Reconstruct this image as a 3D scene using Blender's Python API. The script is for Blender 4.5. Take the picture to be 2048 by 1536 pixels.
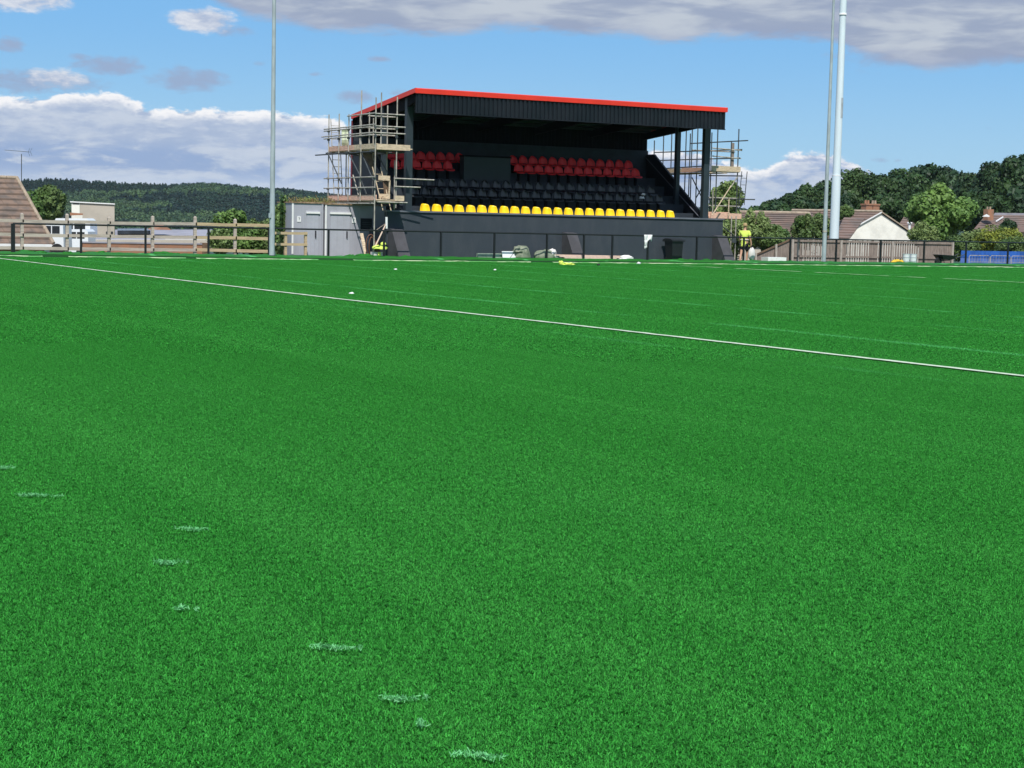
import bpy, bmesh, math, random
import numpy as np
from mathutils import Vector, Matrix
R = random.Random(7)
S = bpy.context.scene
COL = S.collection
for _o in list(bpy.data.objects): bpy.data.objects.remove(_o)

# ------------------------------------------------------------------ camera
FPX, CAMH, ROLL, YAW = 3450.0, 1.5, 0.022, math.radians(28.8)
PITCH = math.atan(319 * math.cos(ROLL) / FPX)
f0 = Vector((math.sin(YAW), math.cos(YAW), 0)); r0 = Vector((math.cos(YAW), -math.sin(YAW), 0)); UP = Vector((0, 0, 1))
fw = f0 * math.cos(PITCH) - UP * math.sin(PITCH); uu = UP * math.cos(PITCH) + f0 * math.sin(PITCH)
rt = r0 * math.cos(ROLL) + uu * math.sin(ROLL); up = uu * math.cos(ROLL) - r0 * math.sin(ROLL)
CAM = Vector((0, 0, CAMH))
cd = bpy.data.cameras.new('camera'); cam = bpy.data.objects.new('camera', cd); COL.objects.link(cam)
cam.matrix_world = Matrix((rt, up, -fw)).transposed().to_4x4(); cam.location = CAM
cd.sensor_width = 36; cd.lens = FPX / 2048 * 36; cd.clip_end = 9000; cd.clip_start = 0.1
S.camera = cam

# ------------------------------------------------------------------ sun, exposure
SUN_EL = math.radians(52); SH = Vector((-0.43, -0.90, 0)).normalized()
sund = Vector((SH.x * math.cos(SUN_EL), SH.y * math.cos(SUN_EL), math.sin(SUN_EL)))
sl = bpy.data.lights.new('sun', 'SUN'); sl.energy = 4.8; sl.angle = math.radians(0.5); sl.color = (1.0, 0.96, 0.9)
so = bpy.data.objects.new('sun', sl); COL.objects.link(so); so.rotation_euler = sund.to_track_quat('Z', 'Y').to_euler(); so.location = (0, 0, 60)
S.view_settings.view_transform = 'Standard'; S.view_settings.look = 'None'; S.view_settings.exposure = 0.0
S.view_settings.gamma = 1; S.view_settings.use_curve_mapping = False
S.cycles.max_bounces = 6; S.cycles.diffuse_bounces = 3; S.cycles.glossy_bounces = 2; S.cycles.transparent_max_bounces = 8
S.cycles.use_denoising = True

def lin(r, g, b):
    return tuple(((c / 255 / 12.92) if c / 255 <= .04045 else ((c / 255 + .055) / 1.055) ** 2.4) for c in (r, g, b))

# ------------------------------------------------------------------ node helper
class NT:
    def __init__(s, tree): s.t = tree; s.n = tree.nodes; s.l = tree.links
    def new(s, typ, ins=None, **kw):
        nd = s.n.new(typ)
        for k, v in kw.items(): setattr(nd, k, v)
        if ins:
            for k, v in ins.items(): s.set(nd, k, v)
        return nd
    def set(s, nd, k, v):
        sock = nd.inputs[k]
        if isinstance(v, bpy.types.NodeSocket): s.l.new(v, sock)
        else: sock.default_value = v
    def m(s, op, a, b=None, c=None, clamp=False):
        nd = s.n.new('ShaderNodeMath'); nd.operation = op; nd.use_clamp = clamp
        s.set(nd, 0, a)
        if b is not None: s.set(nd, 1, b)
        if c is not None: s.set(nd, 2, c)
        return nd.outputs[0]
    def sstep(s, x, a, b):
        nd = s.new('ShaderNodeMapRange', interpolation_type='SMOOTHSTEP')
        s.set(nd, 0, x); nd.inputs[1].default_value = a; nd.inputs[2].default_value = b
        return nd.outputs[0]
    def noise(s, vec, scale, detail=4, rough=.55, dist=0.0):
        nd = s.new('ShaderNodeTexNoise'); s.l.new(vec, nd.inputs['Vector'])
        nd.inputs['Scale'].default_value = scale; nd.inputs['Detail'].default_value = detail
        nd.inputs['Roughness'].default_value = rough; nd.inputs['Distortion'].default_value = dist
        return nd.outputs['Fac']
    def mix(s, f, a, b):
        nd = s.new('ShaderNodeMix', data_type='RGBA')
        for i, v in ((0, f), (6, a), (7, b)):
            if isinstance(v, bpy.types.NodeSocket): s.l.new(v, nd.inputs[i])
            else: nd.inputs[i].default_value = v if i == 0 else (*v[:3], 1)
        return nd.outputs[2]
    def comb(s, x, y, z=0.0):
        nd = s.new('ShaderNodeCombineXYZ')
        for i, v in enumerate((x, y, z)): s.set(nd, i, v)
        return nd.outputs[0]
    def curve(s, x, pts, x0, x1, y0, y1):
        t = s.new('ShaderNodeMapRange'); s.set(t, 0, x); t.inputs[1].default_value = x0; t.inputs[2].default_value = x1
        fc = s.new('ShaderNodeFloatCurve'); s.l.new(t.outputs[0], fc.inputs['Value'])
        c = fc.mapping.curves[0]
        P = [((a - x0) / (x1 - x0), (b - y0) / (y1 - y0)) for a, b in pts]
        while len(c.points) < len(P): c.points.new(.5, .5)
        for q, (a, b) in zip(c.points, P): q.location = (a, b); q.handle_type = 'AUTO'
        fc.mapping.use_clip = False; fc.mapping.update()
        return s.m('ADD', s.m('MULTIPLY', fc.outputs[0], y1 - y0), y0)

# ------------------------------------------------------------------ sky with clouds (procedural, all round)
W = bpy.data.worlds.new('World'); S.world = W; W.use_nodes = True
t = NT(W.node_tree); t.n.clear()
SKYS = 0.1
sky = t.new('ShaderNodeTexSky', sky_type='NISHITA', sun_disc=False); sky.sun_elevation = SUN_EL
sky.sun_rotation = math.atan2(SH.x, SH.y); sky.ozone_density = 4.0; sky.dust_density = 0.3; sky.air_density = 1.0; sky.altitude = 100
tc = t.new('ShaderNodeTexCoord')
sp = t.new('ShaderNodeSeparateXYZ'); t.l.new(tc.outputs['Generated'], sp.inputs[0])
X_, Y_, Z_ = sp.outputs
fwd = t.m('ADD', t.m('MULTIPLY', X_, math.sin(YAW)), t.m('MULTIPLY', Y_, math.cos(YAW)))
rgt = t.m('SUBTRACT', t.m('MULTIPLY', X_, math.cos(YAW)), t.m('MULTIPLY', Y_, math.sin(YAW)))
hyp = t.m('SQRT', t.m('ADD', t.m('MULTIPLY', X_, X_), t.m('MULTIPLY', Y_, Y_)))
AZ = t.m('MULTIPLY', t.m('ARCTAN2', rgt, fwd), FPX)      # azimuth, 3450 units to the radian
EL = t.m('MULTIPLY', t.m('ARCTAN2', Z_, hyp), FPX)       # elevation, same units
def aze(x, y):
    return math.atan((x - 1024) / FPX) * FPX, (449.15 + .0221 * (x - 1024)) - y
vec = t.comb(t.m('MULTIPLY', AZ, .01), t.m('MULTIPLY', EL, .01))
vstr = t.comb(t.m('MULTIPLY', AZ, .01), t.m('MULTIPLY', EL, .035), 3.1)
vbil = t.comb(t.m('MULTIPLY', AZ, .01), t.m('MULTIPLY', EL, .018), 7.7)
n_bil = t.m('SUBTRACT', t.noise(vbil, 1.7, 7, .58, .25), .5)
n_str = t.m('SUBTRACT', t.noise(vstr, .8, 7, .6, .35), .5)
n_fine = t.m('SUBTRACT', t.noise(vstr, 3.2, 6, .62, .3), .5)
# low cumulus bank
topp = [(-3000, 245)] + [aze(x, y) for x, y in ((-120, 210), (60, 205), (170, 196), (235, 196), (300, 224), (390, 222), (470, 226), (540, 228), (640, 238), (720, 262), (900, 285), (1150, 296), (1330, 300), (1450, 330), (1500, 338), (1560, 310), (1600, 306), (1680, 322), (1740, 348), (1830, 366), (1950, 352), (2100, 330))] + [(3000, 140)]
topE = t.curve(AZ, topp, -3000, 3000, 0, 400)
dt = t.m('SUBTRACT', t.m('ADD', topE, t.m('ADD', t.m('MULTIPLY', n_bil, 42), t.m('MULTIPLY', t.m('SUBTRACT', t.noise(vbil, 7.0, 5, .6), .5), 16))), EL)        # >0 inside
bank = t.sstep(dt, -2, 7)
bank = t.m('MULTIPLY', bank, t.m('MULTIPLY_ADD', t.sstep(EL, -30, 80), .0, 1.0))
rim = t.m('MULTIPLY', t.m('SUBTRACT', 1.0, t.sstep(dt, 8, 30)), t.sstep(t.m('ADD', t.m('MULTIPLY', n_str, .45), t.m('MULTIPLY', n_bil, 1.3)), -.20, .02))
body = t.mix(t.sstep(t.m('ADD', n_str, t.m('MULTIPLY', n_fine, .35)), -.13, .16), lin(170, 187, 215), lin(199, 210, 227))
puff = t.m('MULTIPLY', t.sstep(n_bil, -.02, .20), t.m('SUBTRACT', 1.0, t.sstep(dt, 30, 95)))
body = t.mix(t.m('MULTIPLY', puff, .38), body, lin(225, 230, 240))
stripe = t.m('MULTIPLY', t.sstep(EL, 40, 85), t.m('SUBTRACT', 1.0, t.sstep(EL, 120, 160)))
body = t.mix(t.m('MULTIPLY', t.m('MULTIPLY', stripe, .7), t.m('SUBTRACT', 1.0, t.sstep(n_str, -.08, .06))), body, lin(143, 170, 212))
body = t.mix(t.m('MULTIPLY', t.m('SUBTRACT', 1.0, t.sstep(EL, 60, 100)), .6), body, lin(205, 218, 236))
bankc = t.mix(rim, body, lin(250, 250, 252))
# high grey deck
botp = [(-3000, 380), (-1600, 360)] + [aze(x, y) for x, y in ((-200, -60), (140, -90), (250, -60), (330, -5), (430, 26), (520, 58), (640, 74), (760, 78), (880, 82), (1000, 72), (1150, 80), (1250, 88), (1330, 104), (1420, 92), (1560, 96), (1640, 104), (1700, 132), (1780, 146), (1860, 156), (1950, 150), (2080, 150))] + [(1700, 330), (3000, 380)]
botE = t.curve(AZ, botp, -3000, 3000, 250, 650)
db = t.m('SUBTRACT', EL, t.m('ADD', botE, t.m('ADD', t.m('MULTIPLY', n_str, 40), t.m('MULTIPLY', n_fine, 16))))
deck = t.sstep(db, -4, 20)
deck = t.m('MULTIPLY', deck, t.m('MAXIMUM', t.m('SUBTRACT', 1.0, t.sstep(EL, 620, 900)), t.sstep(t.noise(vec, .12, 5, .55, .4), .46, .56)))
vdk = t.comb(t.m('MULTIPLY', AZ, .01), t.m('MULTIPLY', EL, .05), 1.3)
deckc = t.mix(t.sstep(t.noise(vdk, .55, 6, .55, .3), .38, .64), lin(157, 169, 193), lin(194, 202, 213))
deckc = t.mix(t.m('MULTIPLY', t.m('SUBTRACT', 1.0, t.sstep(db, 4, 40)), .55), deckc, lin(150, 163, 194))
# lone clouds:  x, y, rx, ry, kind, gain
blobs = [(40, 18, 115, 34, 'w', 1.2), (398, 56, 72, 26, 'w', 1.35), (455, 74, 50, 12, 'g', .8), (215, 143, 78, 22, 'g', 1.1), (160, 130, 34, 9, 'g', .8), (375, 168, 90, 27, 'g', 1.15),
         (18, 108, 30, 18, 'g', 1.0), (110, 172, 60, 22, 'w', 1.0), (60, 178, 150, 24, 'g', 1.1), (748, 125, 24, 8, 'g', .7), (512, 136, 14, 5, 'g', .55), (625, 155, 15, 5, 'g', .5), (700, 200, 42, 14, 'g', .85), (790, 190, 25, 8, 'g', .5),
         (1845, 128, 200, 25, 'g', 1.2), (1740, 118, 90, 12, 'g', .9), (1745, 325, 20, 6, 'g', .6), (1780, 326, 10, 5, 'g', .5)]
gd = {'w': None, 'g': None}
for bx_, by_, rx_, ry_, k, g in blobs:
    a0, e0 = aze(bx_, by_)
    da = t.m('DIVIDE', t.m('SUBTRACT', AZ, a0), rx_); de = t.m('DIVIDE', t.m('SUBTRACT', EL, e0), ry_)
    q = t.m('SUBTRACT', 1.0, t.m('ADD', t.m('MULTIPLY', da, da), t.m('MULTIPLY', de, de)))
    q = t.m('MULTIPLY', t.m('MAXIMUM', q, -1.0), g)
    gd[k] = q if gd[k] is None else t.m('MAXIMUM', gd[k], q)
nmix = t.m('ADD', t.m('MULTIPLY', n_bil, 2.6), t.m('MULTIPLY', n_fine, 1.2))
wm = t.sstep(t.m('ADD', gd['w'], nmix), -.1, 1.0); gm = t.sstep(t.m('ADD', gd['g'], nmix), -.1, 1.2)
# blue of the sky: the physical sky, graded towards the photograph's clear polarised blue
skc = t.new('ShaderNodeHueSaturation', ins={'Color': sky.outputs[0], 'Saturation': 1.25, 'Value': 1.0}).outputs[0]
scl = t.new('ShaderNodeVectorMath', operation='MULTIPLY'); t.l.new(skc, scl.inputs[0]); scl.inputs[1].default_value = (SKYS, SKYS, SKYS)
base = scl.outputs[0]
hz = t.mix(t.m('SUBTRACT', 1.0, t.sstep(EL, 60, 430)), lin(126, 187, 241), lin(160, 207, 241))
base = t.mix(0.85, base, hz)
c = t.mix(t.m('MULTIPLY', gm, .92), base, lin(154, 174, 206))
c = t.mix(bank, c, bankc)
c = t.mix(t.m('MULTIPLY', wm, .95), c, t.mix(t.sstep(nmix, -.5, .5), lin(178, 190, 214), lin(226, 230, 238)))
c = t.mix(t.m('MULTIPLY', deck, .97), c, deckc)
c = t.mix(t.m('SUBTRACT', 1.0, t.sstep(EL, -60, -5)), c, lin(110, 130, 120))
sc2 = t.new('ShaderNodeVectorMath', operation='MULTIPLY'); t.l.new(c, sc2.inputs[0]); sc2.inputs[1].default_value = (1 / SKYS,) * 3
bg = t.new('ShaderNodeBackground'); t.l.new(sc2.outputs[0], bg.inputs[0]); bg.inputs[1].default_value = SKYS
wo = t.new('ShaderNodeOutputWorld'); t.l.new(bg.outputs[0], wo.inputs[0])

# ------------------------------------------------------------------ pixel rays of the photograph -> points of the place
def ray(px, py): return fw + rt * ((px - 1024) / FPX) - up * ((py - 768) / FPX)
def aty(px, py, Y): d = ray(px, py); return CAM + d * (Y / d.y)
def atx(px, py, X): d = ray(px, py); return CAM + d * (X / d.x)
def atz(px, py, z=0.0): d = ray(px, py); return CAM + d * ((z - CAMH) / d.z)
def atd(px, py, dd): d = ray(px, py); return CAM + d * (dd / d.dot(f0))

# ------------------------------------------------------------------ materials
def mat(name, color, rough=.6, metal=0.0, var=0.0, vscale=3.0, bump=0.0, bscale=40.0, color2=None, spec=.5, coord='pos', stretch=(1, 1, 1), trans=0.0, vlo=.38, vhi=.66, tint=False):
    m = bpy.data.materials.new(name); m.use_nodes = True
    n = NT(m.node_tree); b = n.n['Principled BSDF']
    b.inputs['Roughness'].default_value = rough; b.inputs['Metallic'].default_value = metal
    b.inputs['Specular IOR Level'].default_value = spec
    geo = n.new('ShaderNodeNewGeometry'); oi = n.new('ShaderNodeObjectInfo')
    src = geo.outputs['Position'] if coord == 'pos' else n.new('ShaderNodeTexCoord').outputs['Object']
    mp = n.new('ShaderNodeMapping'); n.l.new(src, mp.inputs[0]); mp.inputs['Scale'].default_value = stretch
    v = mp.outputs[0]
    c2 = color2 if color2 else tuple(x * (1 - var) for x in color)
    col = (*color, 1)
    if var or color2:
        f = n.sstep(n.noise(v, vscale, 5, .6), vlo, vhi)
        col = n.mix(f, color, c2)
    if tint:
        at = n.new('ShaderNodeAttribute', attribute_name='tint')
        k = n.m('MULTIPLY_ADD', at.outputs['Fac'], .8, .58)
        k = n.m('MULTIPLY', k, n.m('MULTIPLY_ADD', oi.outputs['Random'], .35, .82))
        vm = n.new('ShaderNodeVectorMath', operation='SCALE'); n.l.new(col, vm.inputs[0]) if isinstance(col, bpy.types.NodeSocket) else setattr(vm.inputs[0], 'default_value', color)
        n.l.new(k, vm.inputs['Scale']); col = vm.outputs[0]
    if isinstance(col, bpy.types.NodeSocket): n.l.new(col, b.inputs['Base Color'])
    else: b.inputs['Base Color'].default_value = col
    if bump:
        bn = n.new('ShaderNodeBump'); bn.inputs['Strength'].default_value = bump; bn.inputs['Distance'].default_value = .02
        n.l.new(n.noise(v, bscale, 4, .6), bn.inputs['Height']); n.l.new(bn.outputs[0], b.inputs['Normal'])
    if trans:
        tr = n.new('ShaderNodeBsdfTranslucent'); ms = n.new('ShaderNodeMixShader'); ms.inputs[0].default_value = trans
        if isinstance(col, bpy.types.NodeSocket): n.l.new(col, tr.inputs[0])
        else: tr.inputs[0].default_value = col
        o = n.n['Material Output']; n.l.new(b.outputs[0], ms.inputs[1]); n.l.new(tr.outputs[0], ms.inputs[2]); n.l.new(ms.outputs[0], o.inputs[0])
    return m
M = {}
M['wallpaint'] = mat('dark_masonry_paint', (.029, .039, .052), .75, color2=(.041, .050, .062), stretch=(1, 1, .4), vlo=.42, vhi=.72, vscale=2.0, bump=.5, bscale=30)
M['buttress'] = mat('weathered_buttress_paint', (.062, .060, .068), .8, var=.25, vscale=2, bump=.4, bscale=20)
M['coping'] = mat('coping_paint', (.13, .14, .17), .5, var=.3, vscale=1.5)
M['clad'] = mat('charcoal_cladding', (.005, .009, .013), .5, vscale=.9, color2=(.010, .013, .018), spec=.3)
M['postpaint'] = mat('steel_post_paint', (.022, .034, .042), .5, var=.2)
M['darkin'] = mat('black_interior_paint', (.003, .004, .006), .85, var=.3, spec=.2)
M['step'] = mat('terrace_paint', (.024, .034, .046), .75, var=.3, vscale=2)
M['panel'] = mat('box_panel_paint', (.024, .040, .044), .6, var=.12)
M['redtrim'] = mat('red_metal_trim', (.74, .035, .014), .4, var=.12, vscale=1.2)
M['maroon'] = mat('maroon_flashing', (.20, .025, .035), .5, var=.3)
M['redseat'] = mat('red_plastic', (.98, .034, .045), .45, var=.15, coord='obj')
M['yelseat'] = mat('yellow_plastic', (.95, .64, .010), .35, var=.08, coord='obj')
M['blkseat'] = mat('black_plastic', (.010, .012, .016), .36, spec=.7)
M['galv'] = mat('galvanised_steel', (.43, .40, .345), .55, .0, var=.45, vscale=9, stretch=(1, 1, .4))
M['galvmast'] = mat('galvanised_mast', (.37, .43, .45), .5, .0, var=.22, vscale=5, stretch=(1, 1, .3))
M['galvold'] = mat('old_scaffold_steel', (.055, .065, .072), .6, .0, var=.4, vscale=6)
M['whitemast'] = mat('white_mast_paint', (.66, .76, .80), .45, var=.10, vscale=1.2, stretch=(1, 1, .2))
M['maststain'] = mat('mast_stain', (.42, .46, .48), .6, var=.2)
M['board'] = mat('scaffold_board', (.66, .52, .36), .8, var=.4, vscale=5, stretch=(1, 1, 6), bump=.3)
M['boardpink'] = mat('scaffold_board_red', (.74, .46, .34), .8, var=.3, vscale=5, stretch=(1, 1, 6), bump=.3)
M['ply'] = mat('plywood', (.16, .10, .06), .8, var=.4, vscale=4)
M['rail'] = mat('weathered_rail', (.46, .39, .33), .8, var=.3, vscale=6, stretch=(.4, 1, 4), bump=.3)
M['railnew'] = mat('new_rail', (.50, .38, .23), .8, var=.25, vscale=6, stretch=(.4, 1, 4), bump=.3)
M['fenceboard'] = mat('old_fence_board', (.27, .215, .18), .85, var=.35, vscale=4, stretch=(3, 3, .6), bump=.4)
M['fencepale'] = mat('pale_fence_board', (.42, .37, .32), .85, var=.3, vscale=5, stretch=(3, 3, .6), bump=.4)
M['blackfence'] = mat('black_powder_coat', (.006, .008, .009), .5)
M['cabin'] = mat('cabin_paint', (.36, .365, .41), .5, var=.16, vscale=1.6, stretch=(1, 1, .3), bump=.1)
M['cabindoor'] = mat('cabin_door_paint', (.40, .41, .46), .5, var=.08)
M['white'] = mat('white_paint', (.78, .78, .77), .5, var=.08)
M['rust'] = mat('rusty_edge', (.36, .24, .15), .8, var=.5, vscale=8)
M['glass'] = mat('dark_glass', (.03, .035, .04), .1, spec=.8)
M['sheet'] = mat('white_sheet', (.80, .80, .78), .7, var=.12, vscale=9, bump=.6, bscale=20)
M['sack'] = mat('builders_sack', (.24, .26, .19), .85, var=.35, vscale=6, bump=.6, bscale=25, color2=(.13, .17, .11))
M['timber'] = mat('pink_timber', (.70, .52, .42), .75, var=.15, vscale=6)
M['hivis'] = mat('hivis_cloth', (.66, .80, .13), .8, var=.12, vscale=12, bump=.6, bscale=30)
M['hivisbag'] = mat('hivis_yellow_bag', (.72, .80, .10), .7, var=.3, vscale=9, bump=.6, bscale=20)
M['dark'] = mat('dark_cloth', (.012, .013, .02), .85)
M['skin'] = mat('skin', (.48, .27, .18), .55)
M['hair'] = mat('fair_hair', (.42, .30, .14), .7, var=.3, vscale=40)
M['bag'] = mat('pale_bag', (.66, .63, .60), .8, var=.12, vscale=8)
M['binblk'] = mat('bin_plastic', (.014, .016, .018), .4)
M['orange'] = mat('yellow_bag', (.80, .50, .03), .6, var=.4, vscale=8)
M['blue'] = mat('blue_sheet', (.025, .12, .46), .5, var=.35, vscale=1.5)
M['bluelow'] = mat('faded_blue_sheet', (.09, .17, .45), .6, var=.3, vscale=2)
M['hose'] = mat('brown_hose', (.13, .055, .03), .6, var=.3)
M['tile'] = mat('concrete_roof_tile', (.20, .135, .10), .85, vscale=2.5, bump=.4, bscale=12, color2=(.12, .095, .08))
M['tile2'] = mat('brown_roof_tile', (.19, .125, .10), .85, var=.3, vscale=1.0, bump=.4, bscale=6, color2=(.13, .10, .085))
M['ridge'] = mat('ridge_tile', (.38, .30, .22), .85, var=.3)
M['render'] = mat('cream_render', (.80, .78, .70), .9, var=.16, vscale=1.2, bump=.3)
M['render2'] = mat('beige_render', (.47, .42, .35), .9, var=.10, vscale=.8)
M['brick'] = mat('brick', (.36, .17, .095), .9, var=.35, vscale=3, bump=.5, bscale=10, color2=(.26, .15, .10))
M['greyroof'] = mat('grey_flat_roof', (.30, .29, .33), .8, var=.25, vscale=.8)
M['glow'] = mat('car_white', (.75, .78, .80), .25)
M['tyre'] = mat('tyre_rubber', (.012, .012, .013), .8)
M['bark'] = mat('bark', (.10, .075, .055), .9, var=.4, vscale=4)
M['greyrock'] = mat('dark_lump', (.012, .012, .012), .8)
LEAF = {}
def leafm(k, c, c2, vs=.35, tr=.25): LEAF[k] = mat('leaf_' + k, c, .55, color2=c2, vscale=vs, trans=tr, tint=True, spec=.3, vlo=.4, vhi=.6)
leafm('wood', (.022, .056, .022), (.045, .090, .026), .22)
leafm('woodlt', (.040, .085, .025), (.055, .10, .03), .3)
leafm('bright', (.15, .25, .06), (.09, .17, .04), .6)
leafm('mid', (.09, .16, .04), (.15, .22, .07), .6)
leafm('olive', (.20, .27, .09), (.12, .18, .05), .8)
leafm('yellow', (.24, .27, .04), (.10, .15, .03), .9)
leafm('far', (.014, .042, .032), (.022, .056, .034), .02)
leafm('farlt', (.085, .150, .055), (.045, .095, .045), .02)
leafm('weed', (.20, .22, .07), (.26, .18, .09), 2.0)

# turf material (blades and base share the colour; colour follows the rolls laid side by side)
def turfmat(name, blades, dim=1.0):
    m = bpy.data.materials.new(name); m.use_nodes = True
    n = NT(m.node_tree); b = n.n['Principled BSDF']
    g = n.new('ShaderNodeNewGeometry'); s = n.new('ShaderNodeSeparateXYZ'); n.l.new(g.outputs['Position'], s.inputs[0])
    x, y, z = s.outputs
    wob = n.noise(n.comb(n.m('MULTIPLY', x, .25), n.m('MULTIPLY', y, .12)), 1.0, 3, .5)
    sx = n.m('ADD', n.m('ADD', x, n.m('MULTIPLY', y, .0225)), n.m('MULTIPLY', n.m('SUBTRACT', wob, .5), .3))
    ph = n.m('FRACT', n.m('DIVIDE', n.m('SUBTRACT', sx, 1.26), 3.74))
    dd = n.m('ABSOLUTE', n.m('SUBTRACT', ph, .5))
    seam = n.sstep(dd, .448, .49)                       # pale glued seam between two rolls
    fl = n.m('FLOOR', n.m('DIVIDE', n.m('SUBTRACT', sx, 1.26), 3.74))
    wn = n.new('ShaderNodeTexWhiteNoise', noise_dimensions='1D'); n.l.new(fl, wn.inputs['W'])
    patch = n.noise(n.comb(n.m('MULTIPLY', x, .5), n.m('MULTIPLY', y, .22)), .9, 5, .6)
    brk = n.noise(n.comb(n.m('MULTIPLY', x, 1.0), n.m('MULTIPLY', y, .35), 4.0), 1.3, 4, .6)
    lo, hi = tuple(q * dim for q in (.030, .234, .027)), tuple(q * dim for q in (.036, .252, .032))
    band = n.noise(n.comb(n.m('MULTIPLY', sx, 1.4), n.m('MULTIPLY', y, .035), 2.0), 1.0, 4, .65)
    c = n.mix(n.sstep(patch, .30, .75), lo, hi)
    c = n.mix(n.m('MULTIPLY', n.sstep(band, .46, .66), .5), c, tuple(q * dim for q in (.052, .300, .044)))
    c = n.mix(n.m('MULTIPLY', n.m('SUBTRACT', 1.0, n.sstep(band, .32, .44)), .32), c, tuple(q * dim for q in (.024, .195, .020)))
    c = n.mix(n.m('MULTIPLY', wn.outputs[0], .35), c, tuple(q * dim for q in (.037, .250, .034)))
    c = n.mix(n.m('MULTIPLY', n.m('MULTIPLY', seam, n.sstep(brk, .38, .62)), n.m('MULTIPLY_ADD', n.sstep(x, 9.5, 16.0), .75, .03)), c, (.09, .42, .12))
    if blades:
        at = n.new('ShaderNodeAttribute', attribute_name='tint')
        vm = n.new('ShaderNodeVectorMath', operation='SCALE'); n.l.new(c, vm.inputs[0]); n.l.new(n.m('MULTIPLY_ADD', at.outputs['Fac'], 2.0, .16), vm.inputs['Scale'])
        c = vm.outputs[0]
        pale = n.sstep(at.outputs['Fac'], .90, .94)
        c = n.mix(n.m('MULTIPLY', pale, .5), c, (.10, .38, .09))
    b.inputs['Roughness'].default_value = .6; b.inputs['Specular IOR Level'].default_value = .12
    n.l.new(c, b.inputs['Base Color'])
    if not blades:
        bn = n.new('ShaderNodeBump'); bn.inputs['Strength'].default_value = .6; bn.inputs['Distance'].default_value = .02
        n.l.new(n.noise(g.outputs['Position'], 60, 4, .7), bn.inputs['Height']); n.l.new(bn.outputs[0], b.inputs['Normal'])
    else:
        tr = n.new('ShaderNodeBsdfTranslucent'); ms = n.new('ShaderNodeMixShader'); ms.inputs[0].default_value = .2
        n.l.new(c, tr.inputs[0]); o = n.n['Material Output']; n.l.new(b.outputs[0], ms.inputs[1]); n.l.new(tr.outputs[0], ms.inputs[2]); n.l.new(ms.outputs[0], o.inputs[0])
    return m
M['turf'] = turfmat('turf_base', False); M['turfblade'] = turfmat('turf_fibre', True)
M['turfstrip'] = turfmat('turf_strip', False, .62)  # turf colour dimmed to stand in for self-shadowing of the missing fibres
M['fibre'] = mat('pale_loose_fibre', (.16, .54, .20), .6, var=.3, vscale=40)
M['linewhite'] = mat('white_turf_line', (.60, .70, .50), .7, var=.22, vscale=14, bump=.6, bscale=60)
M['lineold'] = mat('dusty_turf_line', (.44, .60, .34), .8, var=.55, vscale=1.1, bump=.5, bscale=50, color2=(.12, .36, .10), vlo=.45, vhi=.6)
M['linerim'] = mat('touchline_fibre', (.46, .58, .32), .8, color2=(.10, .34, .08), vscale=1.6, vlo=.40, vhi=.58)
M['ground'] = mat('rough_ground', (.07, .085, .04), .95, color2=(.11, .10, .06), vscale=.2, bump=.5, bscale=2)
M['hillground'] = mat('forest_floor', (.018, .045, .028), .95, color2=(.026, .06, .032), vscale=.02)

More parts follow.
